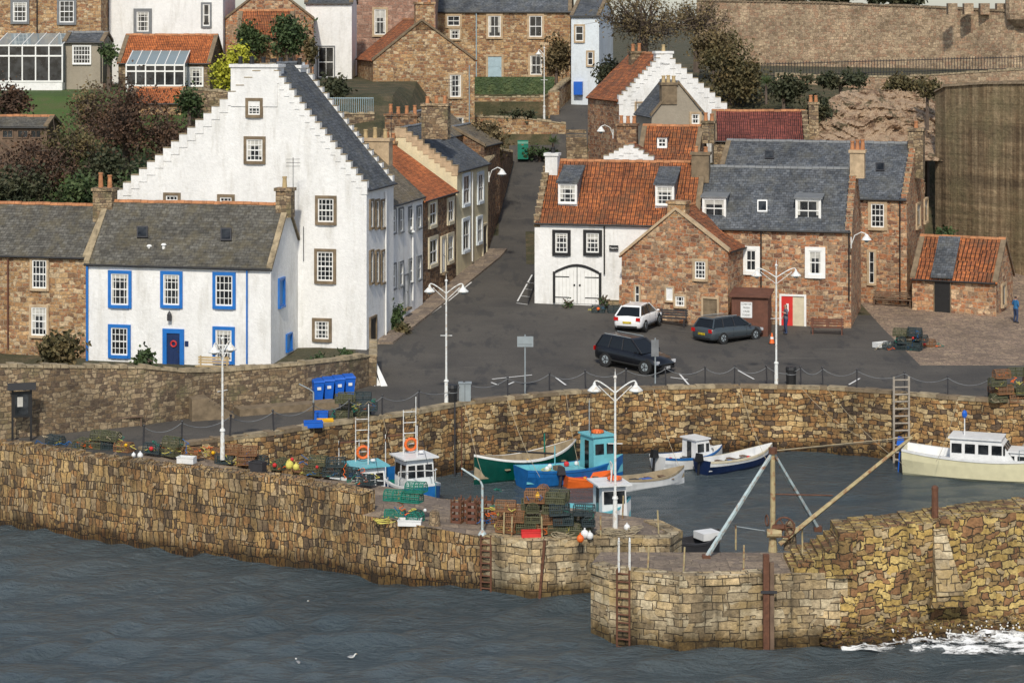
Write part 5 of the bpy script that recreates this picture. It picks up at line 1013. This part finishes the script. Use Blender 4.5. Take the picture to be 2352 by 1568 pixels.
# ---------------- cars
def car(name,p,deg,col,L=4.3,Wd=1.8,H=1.5,est=0,plate='',py_=True,suv=False):
    a=math.radians(deg);ax=Vector((math.cos(a),math.sin(a),0));ay=Vector((-ax.y,ax.x,0));E=empty(name,p);mb=MB()
    sl=(terr(p.x+ax.x*1.3,p.y+ax.y*1.3)-terr(p.x-ax.x*1.3,p.y-ax.y*1.3))/2.6
    f=lambda x,y,z:p+ax*x+ay*y+Vector((0,0,z+sl*x));h=L/2;w=Wd/2;c=.22 if not suv else .3;bt=H*.62
    rb=bt+.02
    st=[(-h,c+.12,bt*.78,w*.80),(-h+.08,c,bt*.98,w*.92),(-h+.35,c-.02,rb,w*.99),(-h*.45,c-.04,rb,w),(0,c-.05,bt,w),(h*.35,c-.05,bt*.97,w),(h*.62,c-.03,bt*.9,w*.98),(h*.86,c,bt*.8,w*.93),(h-.06,c+.02,bt*.66,w*.84),(h,c+.12,bt*.52,w*.74)]
    rows=[]
    for x,zl,zt,ww in st:
        zm=(zl+zt)/2;rows.append([f(x,y,z) for y,z in ((-ww*.85,zl),(-ww*.98,zl+.12),(-ww,zm),(-ww*.97,zt-.1),(-ww*.88,zt),(0,zt+.03),(ww*.88,zt),(ww*.97,zt-.1),(ww,zm),(ww*.98,zl+.12),(ww*.85,zl))])
    n=11;vs=[v for r in rows for v in r];fs=[(i*n+j,(i+1)*n+j,(i+1)*n+(j+1)%n,i*n+(j+1)%n) for i in range(len(rows)-1) for j in range(n)]+[list(range(n)),list(range((len(rows)-1)*n,len(rows)*n))[::-1]]
    bd=MB();bd.add(vs,fs,col);bd.build('body_shell',E,smooth=True)
    xb=-h+.12;xr=-h+(.45 if est or suv else .75);xf_=h*.12;xw=h*.5
    wb=w*.88;wt=w*.66;z0=bt-.02;z1=H
    A=[f(xb,-wb,z0),f(xw,-wb,z0),f(xw,wb,z0),f(xb,wb,z0)];B=[f(xr,-wt,z1-.05),f(xf_,-wt,z1-.02),f(xf_,wt,z1-.02),f(xr,wt,z1-.05)]
    g2=MB();g2.hexa(A+B,'car_glass');g2.build('glazing',E)
    rt=MB();q=[f(xr-.08,-wt-.02,z1-.08),f(xf_+.06,-wt-.02,z1-.05),f(xf_+.06,wt+.02,z1-.05),f(xr-.08,wt+.02,z1-.08)];t=[f(xr+.05,-wt+.12,z1),f(xf_-.12,-wt+.12,z1+.02),f(xf_-.12,wt-.12,z1+.02),f(xr+.05,wt-.12,z1)];rt.hexa(q+t,col)
    for i in range(4): rt.tube(A[i],B[i],.05,col,.045,6)
    for sg in (-1,1):
        for xm,xt in ((-.25,-.3),(-h*.55,-h*.5)): rt.tube(f(xm,sg*(wb+.0),z0),f(xt,sg*(wt+.01),z1-.05),.035,'dark_metal' ,n=4)
        rt.ball(f(h*.38,sg*(w+.1),bt+.06),.1,col,8,.7)
        if est or suv: rt.tube(f(xr+.1,sg*(wt-.05),z1+.05),f(xf_-.1,sg*(wt-.05),z1+.05),.02,'grey_metal')
        for xd in (-h*.2,h*.3): rt.tube(f(xd,sg*(w+.003),c+.15),f(xd,sg*(w*.975),bt-.08),.008,'rubber',n=4)
        rt.tube(f(-h*.5,sg*(w+.004),c+.08),f(h*.5,sg*(w+.004),c+.08),.04,'rubber',n=4)
    rt.build('roof_and_pillars',E)
    r=.33 if not suv else .37
    for x in (-h*.6,h*.64):
        for sg in (-1,1):
            o=sg*w;c0=f(x,o-sg*.2,r);c1=f(x,o+sg*.012,r)
            mb.tube(f(x,o-sg*.22,r),f(x,o+sg*.004,r+.03),r+.07,'rubber',n=18);mb.tube(c0,c1+ay*sg*.015,r,'rubber',n=18);mb.tube(c0,c1+ay*sg*.025,r*.62,'grey_metal',n=14);mb.tube(c0,c1+ay*sg*.03,r*.2,'dark_metal',n=8)
            for k in range(5): aa=k*1.257;d=ax*math.cos(aa)+Vector((0,0,math.sin(aa)));mb.tube(c1+ay*sg*.028+d*r*.25,c1+ay*sg*.028+d*r*.55,.03,'dark_metal',n=4)
    def fx(x,y0,y1,za,zb,m,d): mb.hexa([f(x,y0,za),f(x+d,y0,za),f(x+d,y1,za),f(x,y1,za),f(x,y0,zb),f(x+d,y0,zb),f(x+d,y1,zb),f(x,y1,zb)],m)
    for sg in (-1,1):
        y0,y1=sorted((sg*w*.62,sg*w*.92));fx(-h+.0,y0,y1,bt*.72,bt*.95,'tail_light',-.03);fx(h-.14,y0,y1,bt*.55,bt*.72,'head_light',.1)
    fx(h-.02,-.45,.45,bt*.42,bt*.55,'black_paint',.04);fx(h+.0,-w*.7,w*.7,c+.0,c+.14,'black_paint',.03);fx(-h-.01,-w*.7,w*.7,c+.02,c+.14,'black_paint',-.03)
    fx(-h-.02,-.27,.27,bt*.55,bt*.68,'plate_yellow',-.02);fx(h+.02,-.27,.27,bt*.30,bt*.42,'white_plastic',.02)
    mb.build('wheels_and_lights',E)
    P_=f(-h-.05,0,bt*.615) if py_ else f(h+.045,0,bt*.36);txt(plate,P_,.12,a-math.pi/2 if py_ else a+math.pi/2,'black_paint',E)
car('white_hatchback',gh(1466,752),68,'car_white',4.2,1.8,1.48,0,'SN13 CXE');car('grey_estate_car',gh(1672,782),42,'car_grey',4.6,1.78,1.5,1,'SK58 CXO');car('black_suv',gh(1458,845),-42,'car_black',4.5,1.85,1.68,0,'AF09 UNE',False,True)
# ---------------- people
def person(name,p,deg,H,top_m,leg_m,arms):
    s=H/1.8;a=math.radians(deg);J={'pel':((0,0,.95),.15),'chest':((0,0,1.28),.17),'neck':((0,.0,1.5),.065),'head':((0,.02,1.64),.1),'crown':((0,.01,1.74),.085),
     'lh':((-.1,0,.88),.11),'lk':((-.12,.04,.5),.075),'la':((-.13,-.02,.1),.05),'lt':((-.14,.14,.04),.045),'rh':((.1,0,.88),.11),'rk':((.12,.02,.5),.075),'ra':((.14,-.03,.1),.05),'rt':((.16,.13,.04),.045),
     'ls':((-.19,0,1.44),.07),'rs':((.19,0,1.44),.07)}
    for k,v in arms.items(): J[k]=v
    Ed=[('pel','chest'),('chest','neck'),('neck','head'),('head','crown'),('pel','lh'),('lh','lk'),('lk','la'),('la','lt'),('pel','rh'),('rh','rk'),('rk','ra'),('ra','rt'),('chest','ls'),('ls','le'),('le','lw'),('chest','rs'),('rs','re'),('re','rw')]
    for sd in 'lr':
        w_=Vector(J[sd+'w'][0]);e_=Vector(J[sd+'e'][0]);d=(w_-e_).normalized();J[sd+'p']=(tuple(w_+d*.08),.035);Ed.append((sd+'w',sd+'p'))
    ks=list(J);me=bpy.data.meshes.new(name);me.from_pydata([tuple(Vector(J[k][0])*s) for k in ks],[(ks.index(x),ks.index(y)) for x,y in Ed],[])
    ob=bpy.data.objects.new(name,me);bpy.context.collection.objects.link(ob);md=ob.modifiers.new('s','SKIN');ob.modifiers.new('d','SUBSURF').levels=2
    for i,k in enumerate(ks):
        sv=me.skin_vertices[0].data[i];sv.radius=(J[k][1]*s*1.05,J[k][1]*s*.8 if k in('pel','chest') else J[k][1]*s);sv.use_root=(k=='pel')
    dg=bpy.context.evaluated_depsgraph_get();m2=bpy.data.meshes.new_from_object(ob.evaluated_get(dg));ob.modifiers.clear();ob.data=m2
    for m in (top_m,leg_m,'skin','hair','shoe'): m2.materials.append(M[m])
    lw_=Vector(J['lw'][0])*s;rw_=Vector(J['rw'][0])*s
    for pg in m2.polygons:
        c=pg.center;z=c.z/s;k=0
        if z<.09:k=4
        elif z<.93:k=1
        if z>1.5:k=2
        if z>1.7 or(z>1.58 and c.y<.0):k=3
        if min((c-lw_).length,(c-rw_).length)<.1 and abs(c.x)>.12: k=2
        pg.material_index=k;pg.use_smooth=True
    mb=MB();
    for sd in 'lr':
        w_=Vector(J[sd+'w'][0])*s;e_=Vector(J[sd+'e'][0])*s;d=(w_-e_).normalized();o=d.orthogonal().normalized();t=d.cross(o)
        for i in range(4): q=w_+d*.11+o*(i-1.5)*.018;mb.path([q,q+d*(.045+.008*(i in(1,2))),q+d*.075+t*.03],.009,'skin',5)
        mb.path([w_+d*.04+o*.03,w_+d*.08+o*.06,w_+d*.11+o*.055],.01,'skin',5)
    hd=Vector((0,.02,1.64))*s;mb.tube(hd+Vector((0,.09,.01)),hd+Vector((0,.13,-.02)),.015,'skin',.02,5)
    for x in (-.035,.035): mb.ball(hd+Vector((x,.095,.025)),.012,'hair',6)
    for x in (-.105,.105): mb.ball(hd+Vector((x,.0,0)),.028,'skin',6)
    mb.tube(hd+Vector((-.03,.097,-.055)),hd+Vector((.03,.097,-.055)),.007,'red_paint',n=4)
    o2=mb.build('hands_and_face');off=Vector(o2.location);o2.parent=ob;o2.location=off
    ob.location=p;ob.rotation_euler=(0,0,a)
person('man_in_plaid_shirt',gh(1805,768),100,1.9,'plaid','jeans',{'le':((-.30,-.02,1.2),.045),'lw':((-.22,.16,1.28),.035),'re':((.3,-.05,1.18),.045),'rw':((.27,.1,.97),.035)})
person('woman_in_blue_jacket',gh(2333,742),-60,1.75,'blue_jacket','jeans',{'le':((-.28,-.03,1.2),.045),'lw':((-.22,.12,1.1),.035),'re':((.28,-.05,1.18),.045),'rw':((.25,.1,1.0),.035)})
# gulls
def gull(px,py,deg,sc=1.):
    q=W(px,py,-3.4);a=math.radians(deg);ax=Vector((math.cos(a),math.sin(a),0));ay=Vector((-ax.y,ax.x,0));f=lambda x,y,z:q+(ax*x+ay*y+Vector((0,0,z)))*sc;mb=MB()
    sec=[(-.28,.01,.1),(-.2,.05,.09),(-.08,.09,.07),(.06,.1,.07),(.15,.07,.1),(.2,.045,.17),(.24,.05,.21),(.29,.035,.21),(.31,.012,.205)];n=8;vs=[f(x,r*math.cos(t),z+r*.85*math.sin(t)) for x,r,z in sec for t in [2*math.pi*i/n for i in range(n)]]
    mb.add(vs,[(i*n+j,(i+1)*n+j,(i+1)*n+(j+1)%n,i*n+(j+1)%n) for i in range(len(sec)-1) for j in range(n)],'gull_white')
    for sg in (1,-1): mb.add([f(.1,sg*.09,.13),f(-.1,sg*.115,.13),f(-.36,sg*.03,.13),f(-.1,sg*.02,.185),f(.08,sg*.03,.165)],[(0,1,2,3,4)],'gull_grey')
    mb.tube(f(.3,0,.205),f(.37,0,.19),.012,'yellow_plastic',.004);mb.add([f(-.3,.03,.13),f(-.42,.01,.14),f(-.42,-.01,.14),f(-.3,-.03,.13)],[(0,1,2,3)],'black_paint');mb.build('seagull')
gull(684,1523,120,.65);gull(808,1510,30,.6);gull(700,1388,40,.6)
q=W(860,886,0);mb=MB()
for i in range(2):
    a=q+Vector((i*.35,i*-.1,0));mb.hexa([a,a+Vector((.35,.1,0)),a+Vector((.3,.3,0)),a+Vector((0,.2,0)),a+Vector((-.35,.5,1.1)),a+Vector((-.25,.5,1.15)),a+Vector((-.25,.6,1.15)),a+Vector((-.35,.6,1.1))],'white_plastic')
mb.build('white_boards')
# ---------------- light / world / camera
sv=Vector((-.06,-.74,.67)).normalized();sun=bpy.data.lights.new('sun','SUN');sun.energy=3.3;sun.angle=math.radians(3);sun.color=(1,.925,.79);so=bpy.data.objects.new('sun',sun);so.rotation_euler=(-sv).to_track_quat('-Z','Y').to_euler();so.location=(0,0,80);bpy.context.collection.objects.link(so)
w=bpy.data.worlds.new('World');bpy.context.scene.world=w;w.use_nodes=True;nt=w.node_tree;bg=nt.nodes['Background'];sk=nt.nodes.new('ShaderNodeTexSky');sk.sky_type='NISHITA';sk.sun_disc=False;sk.sun_elevation=math.asin(sv.z);sk.sun_rotation=math.atan2(sv.x,sv.y);sk.dust_density=1.;sk.air_density=1.
hs=nt.nodes.new('ShaderNodeHueSaturation');hs.inputs['Saturation'].default_value=.7;nt.links.new(sk.outputs[0],hs.inputs['Color']);nt.links.new(hs.outputs[0],bg.inputs[0]);bg.inputs[1].default_value=.14
cam=bpy.data.cameras.new('camera');co=bpy.data.objects.new('camera',cam);bpy.context.collection.objects.link(co);co.location=(0,0,HC);co.rotation_euler=(math.radians(90),0,0);cam.sensor_width=36;cam.lens=36*K/2352;cam.shift_y=-(784-CY)/2352;cam.clip_end=8000;cam.clip_start=1
sc=bpy.context.scene;sc.camera=co;sc.view_settings.view_transform='Standard';sc.view_settings.look='None';sc.view_settings.exposure=0
